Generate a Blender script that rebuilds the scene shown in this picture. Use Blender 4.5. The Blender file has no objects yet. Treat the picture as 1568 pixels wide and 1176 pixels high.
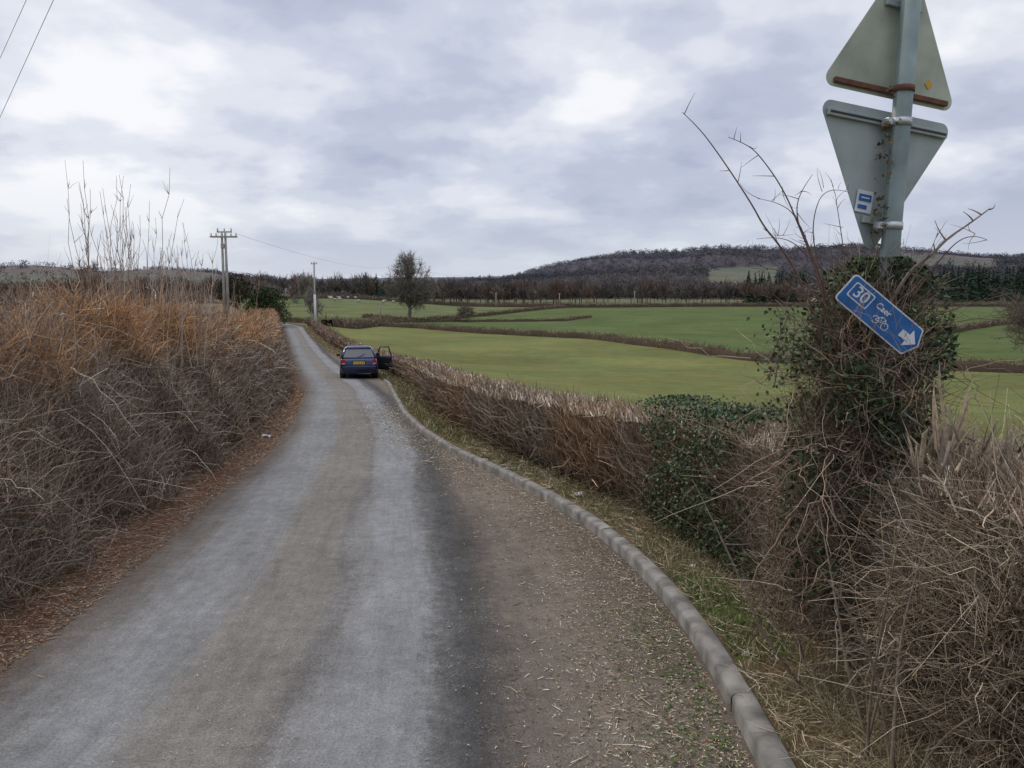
import bpy, math, numpy as np
from mathutils import Vector, Matrix
rng=np.random.default_rng(7)
CZ=1.9
scene=bpy.context.scene
R=math.radians
def ss(a,b,t):
    t=np.clip((np.asarray(t,float)-a)/(b-a),0,1); return t*t*(3-2*t)
# ------------------------------------------------------------------ layout
ys=np.arange(-20,160.1,.25)
def smt(xs,vs,sig=4):
    v=np.interp(ys,xs,vs); n=sig*3
    k=np.exp(-.5*(np.arange(-n,n+1)/sig)**2); k/=k.sum()
    return np.convolve(np.pad(v,n,mode='edge'),k,mode='valid')
XLt=smt([-20,0,3,4.65,6.1,9,13.6,19.3,28.7,36.5,47,61.6,91,107,120,135],[-2.6,-2.8,-3.0,-3.12,-3.28,-3.72,-4.34,-5.5,-7.7,-9.87,-13,-17.3,-26,-30.8,-37,-49])
XRt=smt([-20,0,3.35,4.56,5.22,6.8,7.9,9.6,11.6,13.4,16.4,20,27.3,33,40,47,55.6,75,94,108,120,135],[.8,.98,1.09,1.17,1.17,1.0,.8,.33,-.4,-1.1,-1.96,-2.8,-4.15,-5.2,-7.0,-9.6,-12.2,-18.4,-24.3,-28.2,-34,-46],3)
PDt=smt([-20,0,10,20,30,37,50,63,85,107,160],[.9,1.9,2.45,2.95,3.45,3.75,4.1,4.3,4.2,3.9,3.6],8)
XL=lambda y:np.interp(y,ys,XLt)
XR=lambda y:np.interp(y,ys,XRt)
PD=lambda y:np.interp(y,ys,PDt)
def px2u(p): return (p-784)/1220
EU=[px2u(p) for p in (-200,0,100,200,330,400,480,600,650,700,780,850,900,950,1030,1090,1150,1200,1300,1400,1500,1568,1800)]
EV=[.030,.032,.034,.032,.033,.020,.010,.008,.009,.015,.023,.036,.044,.050,.054,.060,.058,.055,.061,.056,.052,.051,.045]
def Dof(x,y):
    x=np.asarray(x,float); y=np.asarray(y,float)
    P=PD(y); dl=XL(y)-x; dr=x-XR(y); yy=np.maximum(y,1.); az=np.clip(x/yy,-2,2); r=np.hypot(x,y)
    DR=np.interp(y,[-50,0,10,30,60,110,150,200,250,300,400],[2.0,2.1,2.6,3.9,4.9,5,4.6,3.9,3.1,2.6,1.5])
    w=(1-ss(-.25,-.05,az))*ss(140,280,y)
    DR=DR*(1-w)+.4*w
    DR=DR+.25*np.sin(x*.06+1)*np.sin(y*.05)*ss(20,60,r)
    D=P
    t=ss(1.5,14,dr); D=D*(1-t)+DR*t
    t=ss(1.0,8,dl); D=D*(1-t)+.9*t
    f=ss(120,160,y); wl=1-ss(-.4,-.28,az)
    D=D*(1-f)+(DR*(1-wl)+.9*wl)*f
    inside=ss(0,.18,-dl)*ss(-.07,.03,-dr)*(y<131)
    D=D+inside*(.07+.004*np.maximum(y,0))
    D=D-.07*ss(.065,.115,dr)*(1-ss(30,38,y))-.03*ss(0,.4,dl)
    e=np.interp(az,EU,EV)
    Rr=np.minimum(r,1300)/np.sqrt(1+az*az)
    t=ss(300,1300,r)
    H=e*Rr*(1-.6*ss(1350,2200,r))+ (6*np.sin(x*.013)*np.sin(y*.009+2)+3*np.sin(x*.03+y*.02))*ss(400,900,r)
    e2=np.interp(az,[-.7,-.3,-.12,-.05,.05,.7],[.036,.022,.0245,.025,.018,.02])
    H=H*(1-ss(2300,3300,r))+ e2*3300/np.sqrt(1+az*az)*ss(2300,3300,r)
    return D*(1-t)-H*t
def Gz(x,y): return CZ-Dof(x,y)
# ------------------------------------------------------------------ builders
def mesh_obj(name,v,f,c=None,mat=None,smooth=False,attr='Col'):
    v=np.asarray(v,np.float32); f=np.asarray(f,np.int32)
    me=bpy.data.meshes.new(name); k=f.shape[1]
    me.vertices.add(len(v)); me.vertices.foreach_set('co',v.ravel())
    me.loops.add(f.size); me.loops.foreach_set('vertex_index',f.ravel())
    me.polygons.add(len(f)); me.polygons.foreach_set('loop_start',np.arange(0,f.size,k,dtype=np.int32))
    try: me.polygons.foreach_set('loop_total',np.full(len(f),k,np.int32))
    except Exception: pass
    if smooth: me.polygons.foreach_set('use_smooth',np.ones(len(f),bool))
    me.update(calc_edges=True)
    if c is not None:
        c=np.asarray(c,np.float32)
        if c.shape[1]==3: c=np.c_[c,np.ones(len(c),np.float32)]
        a=me.color_attributes.new(attr,'FLOAT_COLOR','POINT'); a.data.foreach_set('color',c.ravel())
    if mat: me.materials.append(mat)
    o=bpy.data.objects.new(name,me); scene.collection.objects.link(o); return o
def nrm(a): return a/np.maximum(np.linalg.norm(a,axis=-1,keepdims=True),1e-9)
class B:
    def __init__(s): s.v=[];s.f=[];s.c=[];s.n=0
    def add(s,v,f,c):
        s.v.append(v);s.f.append(f+s.n);s.c.append(c);s.n+=len(v)
    def ribbons(s,P,D,L,W,bend,S,col,jit=.06,tip=1.25):
        N=len(P); t=np.linspace(0,1,S+1)[None,:,None]
        L=np.broadcast_to(L,(N,))[:,None,None]; W=np.broadcast_to(W,(N,))[:,None,None]
        pos=P[:,None]+D[:,None]*L*t+bend[:,None]*L*t*t
        pos=pos+rng.normal(size=pos.shape)*jit*L*(t>0)
        side=nrm(np.cross(D,rng.normal(size=(N,3))))[:,None]
        w=W*.5*(1-.65*t)
        v=np.stack([pos-side*w,pos+side*w],2).reshape(-1,3)
        b=(np.arange(N)*(S+1)*2)[:,None]+np.arange(S)[None]*2
        f=np.stack([b,b+1,b+3,b+2],-1).reshape(-1,4)
        c=col[:,None,None,:]*(1+(tip-1)*t[...,None])
        c=np.broadcast_to(c,(N,S+1,2,3)).reshape(-1,3)
        s.add(v,f,c)
    def tubes(s,P,D,L,W,bend,S,col,jit=.06,k=3,tip=1.2,taper=.65):
        N=len(P); t=np.linspace(0,1,S+1)[None,:,None]
        L=np.broadcast_to(L,(N,))[:,None,None]; W=np.broadcast_to(W,(N,))[:,None,None]
        pos=P[:,None]+D[:,None]*L*t+bend[:,None]*L*t*t
        pos=pos+rng.normal(size=pos.shape)*jit*L*(t>0)
        a=nrm(np.cross(D,rng.normal(size=(N,3)))); b_=nrm(np.cross(D,a))
        w=W*.5*(1-taper*t)
        ring=[pos+(a[:,None]*math.cos(2*math.pi*i/k)+b_[:,None]*math.sin(2*math.pi*i/k))*w for i in range(k)]
        v=np.stack(ring,2).reshape(-1,3)
        b=(np.arange(N)*(S+1)*k)[:,None]+np.arange(S)[None]*k
        f=np.concatenate([np.stack([b+i,b+(i+1)%k,b+k+(i+1)%k,b+k+i],-1).reshape(-1,4) for i in range(k)])
        c=np.broadcast_to(col[:,None,None,:]*(1+(tip-1)*t[...,None]),(N,S+1,k,3)).reshape(-1,3)
        s.add(v,f,c)
        return pos
    def segs(s,P0,P1,r0,r1,col,k=4):
        P0=np.asarray(P0);P1=np.asarray(P1);N=len(P0);d=nrm(P1-P0)
        a=nrm(np.cross(d,np.array([.3,.9,.2])));b_=nrm(np.cross(d,a))
        r0=np.broadcast_to(r0,(N,))[:,None];r1=np.broadcast_to(r1,(N,))[:,None]
        rr=[]
        for p,r in((P0,r0),(P1,r1)):
            for i in range(k): rr.append(p+(a*math.cos(2*math.pi*i/k)+b_*math.sin(2*math.pi*i/k))*r)
        v=np.stack(rr,1).reshape(-1,3);b=np.arange(N)*2*k
        f=np.concatenate([np.stack([b+i,b+(i+1)%k,b+k+(i+1)%k,b+k+i],-1) for i in range(k)])
        c=np.repeat(np.broadcast_to(col,(N,3)),2*k,axis=0)
        s.add(v,f,c)
    def leaves(s,P,size,col,nb=None,asp=.7):
        N=len(P); n=rng.normal(size=(N,3))
        if nb is not None: n=n*.6+nb
        n=nrm(n); a=nrm(np.cross(n,rng.normal(size=(N,3)))); b_=np.cross(n,a)
        z=np.broadcast_to(size,(N,))[:,None]
        v=np.stack([P-a*z*.5,P+b_*z*asp*.45-a*z*.1+n*z*.1,P+a*z*.55,P-b_*z*asp*.45-a*z*.1+n*z*.1],1).reshape(-1,3)
        f=(np.arange(N)*4)[:,None]+np.arange(4)[None]
        s.add(v,f,np.repeat(col,4,axis=0))
    def build(s,name,mat,smooth=False):
        return mesh_obj(name,np.concatenate(s.v),np.concatenate(s.f),np.concatenate(s.c),mat,smooth)
def pal(cols,N,var=.25,p=None):
    cols=np.array(cols,float); i=rng.choice(len(cols),N,p=p)
    return np.clip(cols[i]*(1+rng.normal(size=(N,1))*var),.005,.9)
# ------------------------------------------------------------------ materials
def newmat(name):
    m=bpy.data.materials.new(name); m.use_nodes=True; nt=m.node_tree
    return m,nt,nt.nodes['Principled BSDF']
def nd(nt,t,**k):
    n=nt.nodes.new(t)
    for a,b in k.items(): setattr(n,a,b)
    return n
def simple(name,col,rough=.6,metal=0,noise=0,nscale=8,bump=0,spec=.5):
    m,nt,p=newmat(name); p.inputs['Roughness'].default_value=rough; p.inputs['Metallic'].default_value=metal
    p.inputs['Specular IOR Level'].default_value=spec
    tc=nd(nt,'ShaderNodeTexCoord'); n=nd(nt,'ShaderNodeTexNoise'); n.inputs['Scale'].default_value=nscale; n.inputs['Detail'].default_value=6
    nt.links.new(tc.outputs['Object'],n.inputs['Vector'])
    mr=nd(nt,'ShaderNodeMapRange'); mr.inputs[1].default_value=.3; mr.inputs[2].default_value=.7; nt.links.new(n.outputs['Fac'],mr.inputs[0])
    mx=nd(nt,'ShaderNodeMixRGB'); mx.inputs[1].default_value=(*[c*(1-noise) for c in col],1); mx.inputs[2].default_value=(*[min(1,c*(1+noise)) for c in col],1)
    nt.links.new(mr.outputs[0],mx.inputs[0]); nt.links.new(mx.outputs[0],p.inputs['Base Color'])
    if bump:
        b=nd(nt,'ShaderNodeBump'); b.inputs['Strength'].default_value=bump; b.inputs['Distance'].default_value=.01
        nt.links.new(n.outputs['Fac'],b.inputs['Height']); nt.links.new(b.outputs[0],p.inputs['Normal'])
    return m
def vegmat(name,rough=.85,spec=.2,gain=1.):
    m,nt,p=newmat(name); a=nd(nt,'ShaderNodeAttribute',attribute_name='Col')
    s=nd(nt,'ShaderNodeVectorMath',operation='SCALE'); s.inputs['Scale'].default_value=gain
    nt.links.new(a.outputs['Color'],s.inputs[0]); nt.links.new(s.outputs[0],p.inputs['Base Color']); p.inputs['Roughness'].default_value=rough
    p.inputs['Specular IOR Level'].default_value=spec; return m
M_tw=vegmat('twigs',.85,.15,1.34); M_leaf=vegmat('leaf',.5,.3,1.25); M_far=vegmat('far_foliage',1,0,1.0); M_grass=vegmat('grass_blades',.8,.2,1.15)
def noise(nt,vec,scale,detail=5,rough=.6):
    n=nd(nt,'ShaderNodeTexNoise'); n.inputs['Scale'].default_value=scale; n.inputs['Detail'].default_value=detail; n.inputs['Roughness'].default_value=rough
    nt.links.new(vec,n.inputs['Vector']); return n.outputs['Fac']
def mrange(nt,v,a0,a1,b0,b1):
    n=nd(nt,'ShaderNodeMapRange'); nt.links.new(v,n.inputs[0])
    for i,x in enumerate((a0,a1,b0,b1)): n.inputs[i+1].default_value=x
    return n.outputs[0]
def math2(nt,op,a,b):
    n=nd(nt,'ShaderNodeMath',operation=op)
    for i,x in enumerate((a,b)):
        if isinstance(x,(int,float)): n.inputs[i].default_value=x
        else: nt.links.new(x,n.inputs[i])
    return n.outputs[0]
# ground
m,nt,p=newmat('ground'); M_ground=m
a=nd(nt,'ShaderNodeAttribute',attribute_name='Col'); geo=nd(nt,'ShaderNodeNewGeometry')
pos=geo.outputs['Position']
f=math2(nt,'MULTIPLY',mrange(nt,noise(nt,pos,.09),.3,.7,.78,1.22),mrange(nt,noise(nt,pos,.9),.3,.7,.85,1.15))
f=math2(nt,'MULTIPLY',f,mrange(nt,noise(nt,pos,28,4,.75),.3,.7,.65,1.35))
vm=nd(nt,'ShaderNodeVectorMath',operation='SCALE'); nt.links.new(a.outputs['Color'],vm.inputs[0]); nt.links.new(f,vm.inputs['Scale'])
tint=nd(nt,'ShaderNodeMixRGB',blend_type='MULTIPLY'); nt.links.new(vm.outputs[0],tint.inputs[1]); tint.inputs[2].default_value=(1.35,1.02,.95,1)
nt.links.new(mrange(nt,noise(nt,pos,.25,6,.7),.42,.68,0,.9),tint.inputs[0])
nt.links.new(tint.outputs[0],p.inputs['Base Color']); p.inputs['Roughness'].default_value=1; p.inputs['Specular IOR Level'].default_value=.05
b=nd(nt,'ShaderNodeBump'); b.inputs['Strength'].default_value=.8; b.inputs['Distance'].default_value=.03
nt.links.new(noise(nt,pos,22,6,.7),b.inputs['Height']); nt.links.new(b.outputs[0],p.inputs['Normal'])
# road
m,nt,p=newmat('asphalt'); M_road=m
a=nd(nt,'ShaderNodeAttribute',attribute_name='RC'); geo=nd(nt,'ShaderNodeNewGeometry'); pos=geo.outputs['Position']
sx=nd(nt,'ShaderNodeSeparateXYZ'); nt.links.new(a.outputs['Vector'],sx.inputs[0])
cb=nd(nt,'ShaderNodeCombineXYZ'); nt.links.new(sx.outputs[0],cb.inputs[0]); nt.links.new(math2(nt,'MULTIPLY',sx.outputs[1],.1),cb.inputs[1])
streak=noise(nt,cb.outputs[0],9,7,.78)
u=math2(nt,'ADD',sx.outputs[0],mrange(nt,noise(nt,cb.outputs[0],2.2,4,.6),.3,.7,-.10,.10))
u=math2(nt,'ADD',u,mrange(nt,noise(nt,pos,11,6,.8),.3,.7,-.10,.10))
ramp=nd(nt,'ShaderNodeValToRGB'); nt.links.new(math2(nt,'MULTIPLY',u,.2),ramp.inputs[0])
stops=[(0,(.12,.082,.058)),(.28,(.125,.105,.088)),(.52,(.165,.158,.15)),(.72,(.205,.207,.206)),(1.12,(.205,.207,.206)),(1.3,(.19,.176,.157)),(1.86,(.185,.171,.152)),(1.94,(.145,.138,.13)),(2.03,(.198,.193,.187)),(2.2,(.222,.225,.225)),(2.58,(.213,.216,.216)),(2.70,(.125,.122,.119)),(2.86,(.07,.069,.068)),(3.02,(.085,.077,.069)),(3.2,(.145,.121,.099)),(3.6,(.175,.144,.115)),(4.05,(.145,.117,.092)),(4.5,(.105,.086,.068))]
cr=ramp.color_ramp
while len(cr.elements)<len(stops): cr.elements.new(.5)
for e,(q,c) in zip(cr.elements,stops): e.position=q/5; e.color=(*c,1)
f=math2(nt,'MULTIPLY',mrange(nt,streak,.3,.7,.80,1.20),mrange(nt,noise(nt,pos,80,3,.8),.3,.7,.62,1.38))
f=math2(nt,'MULTIPLY',f,mrange(nt,noise(nt,pos,.7,5,.6),.3,.7,.86,1.14))
f=math2(nt,'MULTIPLY',f,mrange(nt,noise(nt,pos,7,5,.7),.3,.7,.82,1.18))
vm=nd(nt,'ShaderNodeVectorMath',operation='SCALE'); nt.links.new(ramp.outputs[0],vm.inputs[0]); nt.links.new(f,vm.inputs['Scale'])
gr=nd(nt,'ShaderNodeMixRGB'); gr.inputs[2].default_value=(.38,.35,.31,1); nt.links.new(vm.outputs[0],gr.inputs[1])
nt.links.new(math2(nt,'MULTIPLY',mrange(nt,noise(nt,pos,130,2,.5),.60,.67,0,.65),mrange(nt,noise(nt,pos,3,4,.6),.42,.6,.1,1)),gr.inputs[0])
nt.links.new(gr.outputs[0],p.inputs['Base Color']); p.inputs['Roughness'].default_value=1; p.inputs['Specular IOR Level'].default_value=.05
b=nd(nt,'ShaderNodeBump'); b.inputs['Strength'].default_value=.8; b.inputs['Distance'].default_value=.007
nt.links.new(noise(nt,pos,110,3,.7),b.inputs['Height']); nt.links.new(b.outputs[0],p.inputs['Normal'])
M_conc=simple('kerb_concrete',(.21,.20,.182),.95,0,.45,6,.6,.15)
# ------------------------------------------------------------------ ground sheet
front=np.radians(np.linspace(-50,50,620)); back=np.radians(np.linspace(50,310,90))[1:-1]
ang=np.concatenate([front,back]); NA=len(ang)
rad=np.concatenate([[.05],np.geomspace(.6,6000,330)]); NR=len(rad)
X=rad[:,None]*np.sin(ang)[None]; Y=rad[:,None]*np.cos(ang)[None]
gx,gy=X.ravel(),Y.ravel(); gz=Gz(gx,gy)
L1=np.array([(-60,150),(-29,140),(-13.7,125),(1.3,100),(8.7,92),(13.8,78),(18.5,63),(21.3,58),(31,48),(45,42),(80,35)],float)
L2=np.array([(-30,162),(-17,150),(-9.2,175),(8.3,220),(17,245),(60,262)],float)
L3=np.array([(40,92),(49,100),(86,140),(120,150)],float)
seeds=np.c_[rng.uniform(-1600,1600,260),rng.uniform(150,2300,260)]
stype=rng.random(260)
def cells(x,y):
    d1=np.full(x.shape,1e9);d2=d1.copy();i1=np.zeros(x.shape,int)
    for i,(a,b) in enumerate(seeds):
        d=np.hypot(x-a,y-b); m=d<d1
        d2=np.where(m,d1,np.minimum(d2,d)); i1=np.where(m,i,i1); d1=np.where(m,d,d1)
    return i1,d2-d1
HAZE=np.array([.11,.13,.185])  # aerial haze painted into far ground and tree colours by distance from origin
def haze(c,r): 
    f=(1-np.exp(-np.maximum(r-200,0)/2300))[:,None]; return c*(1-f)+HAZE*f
def woodmask(x,y,i1):
    uu=x/np.maximum(y,1); r=np.hypot(x,y)
    w=np.where(uu>-.12,stype[i1]<.94,stype[i1]<.3)
    w&=~((uu>.245)&(uu<.33)&(r>560)&(r<900)); w&=~((uu>.46)&(uu<.6)&(r>950)&(r<1250))
    return w&(r>400)
i1,db=cells(gx,gy); rr=np.hypot(gx,gy); uu=gx/np.maximum(gy,1)
col=np.empty((len(gx),3)); dl=XL(gy)-gx; dr=gx-XR(gy)
c1=np.array([.126,.148,.052]);c2=np.array([.080,.115,.040])
col[:]=c1
yl1=np.interp(gx,L1[:,0],L1[:,1]); col[gy>yl1]=c2
col[(gy>np.interp(gx,L2[:,0],L2[:,1]))&(gx>-60)]=(.105,.132,.056)
lf=(dl>2)&(gy<150)|((uu<-.35)&(gy>100)); col[lf]=(.17,.15,.09)
farm=rr>330
fc=np.array([[.09,.115,.055],[.11,.12,.06],[.12,.10,.065],[.08,.11,.05]])[(stype[i1]*40).astype(int)%4]
col[farm]=fc[farm]; wm=woodmask(gx,gy,i1); col[wm]=(.05,.04,.033)
v=(dr>-.5)&(dr<2.0)&(gy<130); col[v]=(.12,.095,.055)
v=(dr>.16)&(dr<.55)&(gy<6.1)&(gy>4.4); col[v]=(.08,.12,.03)
v=(dl>-.4)&(dl<2.3)&(gy<130); col[v]=(.15,.092,.06)
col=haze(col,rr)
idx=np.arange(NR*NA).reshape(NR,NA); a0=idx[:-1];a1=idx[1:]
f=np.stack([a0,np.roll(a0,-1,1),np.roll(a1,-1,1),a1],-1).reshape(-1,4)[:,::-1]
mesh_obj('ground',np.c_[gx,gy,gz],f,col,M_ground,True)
# ------------------------------------------------------------------ road
ry=np.concatenate([np.arange(-12,40,.2),np.arange(40,132,.6)]); nu=28
t=np.linspace(0,1,nu)[None]; xl=XL(ry)[:,None]-.12; xr=XR(ry)[:,None]+.03
rx=xl+(xr-xl)*t; RY=np.broadcast_to(ry[:,None],rx.shape)
camber=.03*(1-(2*t-1)**2)*np.ones_like(rx)
rz=CZ-PD(RY)+camber-.01
rv=np.c_[rx.ravel(),RY.ravel(),rz.ravel()]; rc=np.c_[(rx-XL(ry)[:,None]).ravel(),RY.ravel(),np.zeros(rx.size)]
idx=np.arange(rx.size).reshape(rx.shape)
f=np.stack([idx[:-1,:-1],idx[:-1,1:],idx[1:,1:],idx[1:,:-1]],-1).reshape(-1,4)
mesh_obj('road',rv,f,rc,M_road,True,'RC')
# kerb stones
yy=np.arange(-6,35,.02); kp=np.c_[XR(yy),yy]; s=np.r_[0,np.cumsum(np.linalg.norm(np.diff(kp,axis=0),axis=1))]
prof=[(0,-.12),(.004,.068),(.014,.086),(.032,.095),(.105,.098),(.118,.09),(.12,-.12)]
kv=[];kf=[]; s0=0
while s0+.9<s[-1]:
    base=len(kv); ns=7; dz=rng.normal()*.002; dx=rng.normal()*.0015
    for j in range(ns):
        q=s0+.0015+(.897)*j/(ns-1); x=np.interp(q,s,kp[:,0]);y=np.interp(q,s,kp[:,1])
        x2=np.interp(q+.05,s,kp[:,0]);y2=np.interp(q+.05,s,kp[:,1]); tx,ty=nrm(np.array([x2-x,y2-y])); nx,ny=ty,-tx
        z=CZ-float(PD(y))
        for (o,h) in prof:
            o2=o+dx+rng.normal()*.001; kv.append((x+nx*o2,y+ny*o2,z+h+dz+rng.normal()*.001))
    k=len(prof)
    for j in range(ns-1):
        for i in range(k-1): a=base+j*k+i; kf.append((a,a+1,a+k+1,a+k))
    for b0 in (base,base+(ns-1)*k): 
        kf.append((b0,b0+1,b0+5,b0+6)); kf.append((b0+1,b0+2,b0+3,b0+4))
    s0+=.9
mesh_obj('kerb',kv,kf,None,M_conc)
# ------------------------------------------------------------------ roadside hedges
def sample_y(N,y0,y1): return y0*(y1/y0)**rng.random(N)
def hwob(y,k=1.): return .10*np.sin(y*1.7+k)+.07*np.sin(y*4.1+2*k)+.05*np.sin(y*9+k*3)
BR=[(.18,.138,.094),(.25,.203,.145),(.115,.087,.062),(.35,.295,.22),(.075,.056,.041),(.20,.135,.083)]
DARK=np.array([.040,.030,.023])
def core(name,ysec,sections,mat):
    v=np.concatenate(sections).reshape(len(ysec),-1,3); n,k=v.shape[:2]
    idx=np.arange(n*k).reshape(n,k)
    f=np.stack([idx[:-1,:-1],idx[:-1,1:],idx[1:,1:],idx[1:,:-1]],-1).reshape(-1,4)
    return v.reshape(-1,3),f
rfo=lambda y:np.interp(y,[-5,3,5,8,10,15,40,50,110],[.85,.8,.65,.55,.5,.7,.9,1.2,1.0])
rh=lambda y:np.interp(y,[-5,3,5,8,12,30,40,60,110],[1.35,1.3,1.26,1.14,1.07,1.0,.92,.9,1.1])+.22*hwob(y)
H=B()
yc=np.concatenate([np.arange(-3,20,.25),np.arange(20,112,1.)])
secs=[]
for y in yc:
    x0=float(XR(y)+rfo(y)); h=float(rh(y)); g=float(Gz(x0,y)); g2=float(Gz(x0+1.3,y))
    n=rng.normal(size=5)*.04
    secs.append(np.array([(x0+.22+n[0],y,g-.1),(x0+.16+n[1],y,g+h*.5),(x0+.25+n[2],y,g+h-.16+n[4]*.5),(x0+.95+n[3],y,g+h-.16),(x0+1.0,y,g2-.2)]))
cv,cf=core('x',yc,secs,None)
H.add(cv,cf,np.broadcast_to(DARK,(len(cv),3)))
def right_pts(N,y0,y1,topfrac=.3,inset=.22):
    y=sample_y(N,y0,y1); x0=XR(y)+rfo(y); h=rh(y); g=Gz(x0+.1,y)
    top=rng.random(N)<topfrac; hh=rng.random(N)**.85
    x=np.where(top,x0+rng.random(N)*1.05,x0+.12+np.abs(rng.normal(size=N))*inset*.6-.18*np.sin(hh*3.0)*.6)
    z=g+np.where(top,h-.2+rng.random(N)*.08,hh*(h-.1)); return np.c_[x,y,z],top,hh
N=66000; P,top,hh=right_pts(N,1.6,112); y=P[:,1]
d=rng.normal(size=(N,3))*.45+np.array([-.18,-.05,.85]); d[top]=d[top]*np.array([.6,.6,1]); d=nrm(d)
W_=np.clip(.0009*y,.0035,.06)*rng.uniform(.7,1.5,N); Ls=rng.uniform(.12,.42,N)*np.clip(1-.35*(hh>.75),.5,1); Ls[top]*=.4
cl=pal(BR,N,.25,[.25,.22,.2,.08,.12,.13])
seg_t=(np.sin(y*2.1)+np.sin(y*.77+1)+rng.normal(size=N)*.4)>0.2
cl[seg_t]*=np.array([1.12,.97,.85]); cl[~seg_t]=cl[~seg_t]*.92+.012
m=y<6; H.tubes(P[m],d[m],Ls[m],W_[m],rng.normal(size=(m.sum(),3))*.25,4,cl[m],.05)
m=y>=6; H.ribbons(P[m],d[m],Ls[m],W_[m],rng.normal(size=(m.sum(),3))*.2,2,cl[m],.05)
N=15000; y=sample_y(N,1.8,60); x=XR(y)+rfo(y)+rng.random(N)**1.3*1.0; z=Gz(XR(y)+rfo(y),y)+rh(y)-.15
P=np.c_[x,y,z]; d=nrm(rng.normal(size=(N,3))*.45+[0,0,1]); 
H.ribbons(P,d,rng.uniform(.04,.15,N),np.clip(.0015*y,.006,.05)*rng.uniform(.6,1.4,N),np.zeros((N,3)),1,pal([(.45,.38,.28),(.28,.21,.145),(.6,.53,.42),(.2,.14,.1)],N,.2),.02,1.4)
N=24000; P,top,hh=right_pts(N,1.8,70,.25); y=P[:,1]
H.leaves(P+rng.normal(size=P.shape)*.05,np.clip(.0022*y,.014,.1)*rng.uniform(.6,1.3,N),pal([(.15,.10,.055),(.10,.07,.042),(.06,.08,.028),(.055,.07,.025),(.24,.175,.10)],N,.25))
H.build('hedge',M_tw)
# evergreen patch in the hedge
I=B(); N=14000
y=rng.uniform(5.6,8.3,N); hh=rng.random(N); x=XR(y)+rfo(y)-.06+np.abs(rng.normal(size=N))*.14-.13*np.sin(hh*3)
k=rng.random(N)<.25; x[k]+=rng.random(k.sum())*.5; hh[k]=.97+rng.random(k.sum())*.08
z=Gz(x,y)+.08+hh*rh(y)*.98
edge=.78+.2*np.sin(hh*7+1)+.1*np.sin(hh*19)
kk=(rng.random(N)<1-ss(edge-.2,edge+.3,np.abs(y-6.75)))&((np.sin(y*13+hh*5)+np.sin(hh*17+y*7)+rng.normal(size=N)*.6)>-.95)
P=np.c_[x,y,z][kk]
I.leaves(P,rng.uniform(.02,.042,len(P)),pal([(.024,.044,.014),(.035,.062,.02),(.055,.09,.028),(.018,.031,.012)],len(P),.3),np.array([-.4,-.4,.5]))
I.build('evergreen_shrub',M_leaf)
# left hedge
lfo=lambda y:np.interp(y,[-5,4,9,14,30,110],[.25,.25,.35,.45,.5,.4])
lh=lambda y:np.interp(y,[-5,3,5.5,7,8,10,14,20,40,80,112],[1.8,1.85,1.88,1.98,2.15,2.32,2.35,2.3,2.45,2.5,2.1])+1.15*hwob(y,3.)
lean=lambda y:np.interp(y,[0,8,20,110],[1.0,1.0,.9,.8])
LH=B(); secs=[]
yc=np.concatenate([np.arange(-4,20,.3),np.arange(20,114,1.)])
for y in yc:
    x0=float(XL(y)-lfo(y)); h=float(lh(y)); g=CZ-float(PD(y)); n=rng.normal(size=6)*.06
    a=float(lean(y))
    secs.append(np.array([(x0-.35+n[0],y,g-.1),(x0-.35-a*.4+n[1],y,g+h*.4),(x0-.35-a+n[2],y,g+h-.25+n[5]*.5),(x0-2.8+n[3],y,g+h-.15+n[4]),(x0-4.2,y,g+h-.5),(x0-5,y,g+.3)]))
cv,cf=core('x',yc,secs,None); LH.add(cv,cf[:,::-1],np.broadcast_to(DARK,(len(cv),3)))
def left_pts(N,y0,y1,tf=.3):
    y=sample_y(N,y0,y1); x0=XL(y)-lfo(y); h=lh(y); g=CZ-PD(y); a=lean(y)
    top=rng.random(N)<tf; hh=rng.random(N)**.9
    bul=.26*np.sin(y*2.3+hh*3)+.15*np.sin(y*5+hh*7)
    x=np.where(top,x0-a-rng.random(N)*2.8,x0-a*hh-np.abs(rng.normal(size=N))*.16+bul*.6)
    lump=.15*np.sin(x*3+y*1.9)+.10*np.sin(x*7-y*4)
    z=g+np.where(top,h-.28+rng.random(N)*.12+lump,hh*(h-.12)); return np.c_[x,y,z],top,hh
N=110000; P,top,hh=left_pts(N,3.2,114); y=P[:,1]
d=rng.normal(size=(N,3))*.5+np.array([.2,-.05,.75]); d=nrm(d)
W_=np.clip(.0009*y,.0035,.06)*rng.uniform(.7,1.5,N); Ls=rng.uniform(.15,.55,N); Ls[top]*=.75
long=rng.random(N)<.05; Ls[long&top]*=1.9
patch=(np.sin(y*1.3+hh*4)+np.sin(y*.6+2)+rng.normal(size=N)*.5)>0
cl=pal([(.205,.155,.11),(.28,.225,.165),(.135,.103,.077),(.38,.325,.26),(.085,.065,.05),(.25,.16,.095)],N,.25,[.25,.2,.2,.1,.12,.13])
cl[patch]=cl[patch]*.85+np.array([.03,.028,.026])
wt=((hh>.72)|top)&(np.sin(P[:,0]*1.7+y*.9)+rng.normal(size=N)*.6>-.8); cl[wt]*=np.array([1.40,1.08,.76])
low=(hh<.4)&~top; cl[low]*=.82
bend=rng.normal(size=(N,3))*.25; bend[:,2]-=.3*(rng.random(N)<.4)
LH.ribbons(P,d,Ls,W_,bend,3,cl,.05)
N=42000; P,top,hh=left_pts(N,3.2,80,.35); y=P[:,1]
lc=pal([(.25,.145,.075),(.15,.095,.055),(.07,.08,.035),(.33,.23,.13),(.05,.055,.03)],N,.25)
LH.leaves(P+rng.normal(size=P.shape)*.06,np.clip(.0022*y,.016,.1)*rng.uniform(.6,1.3,N),lc)
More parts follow.
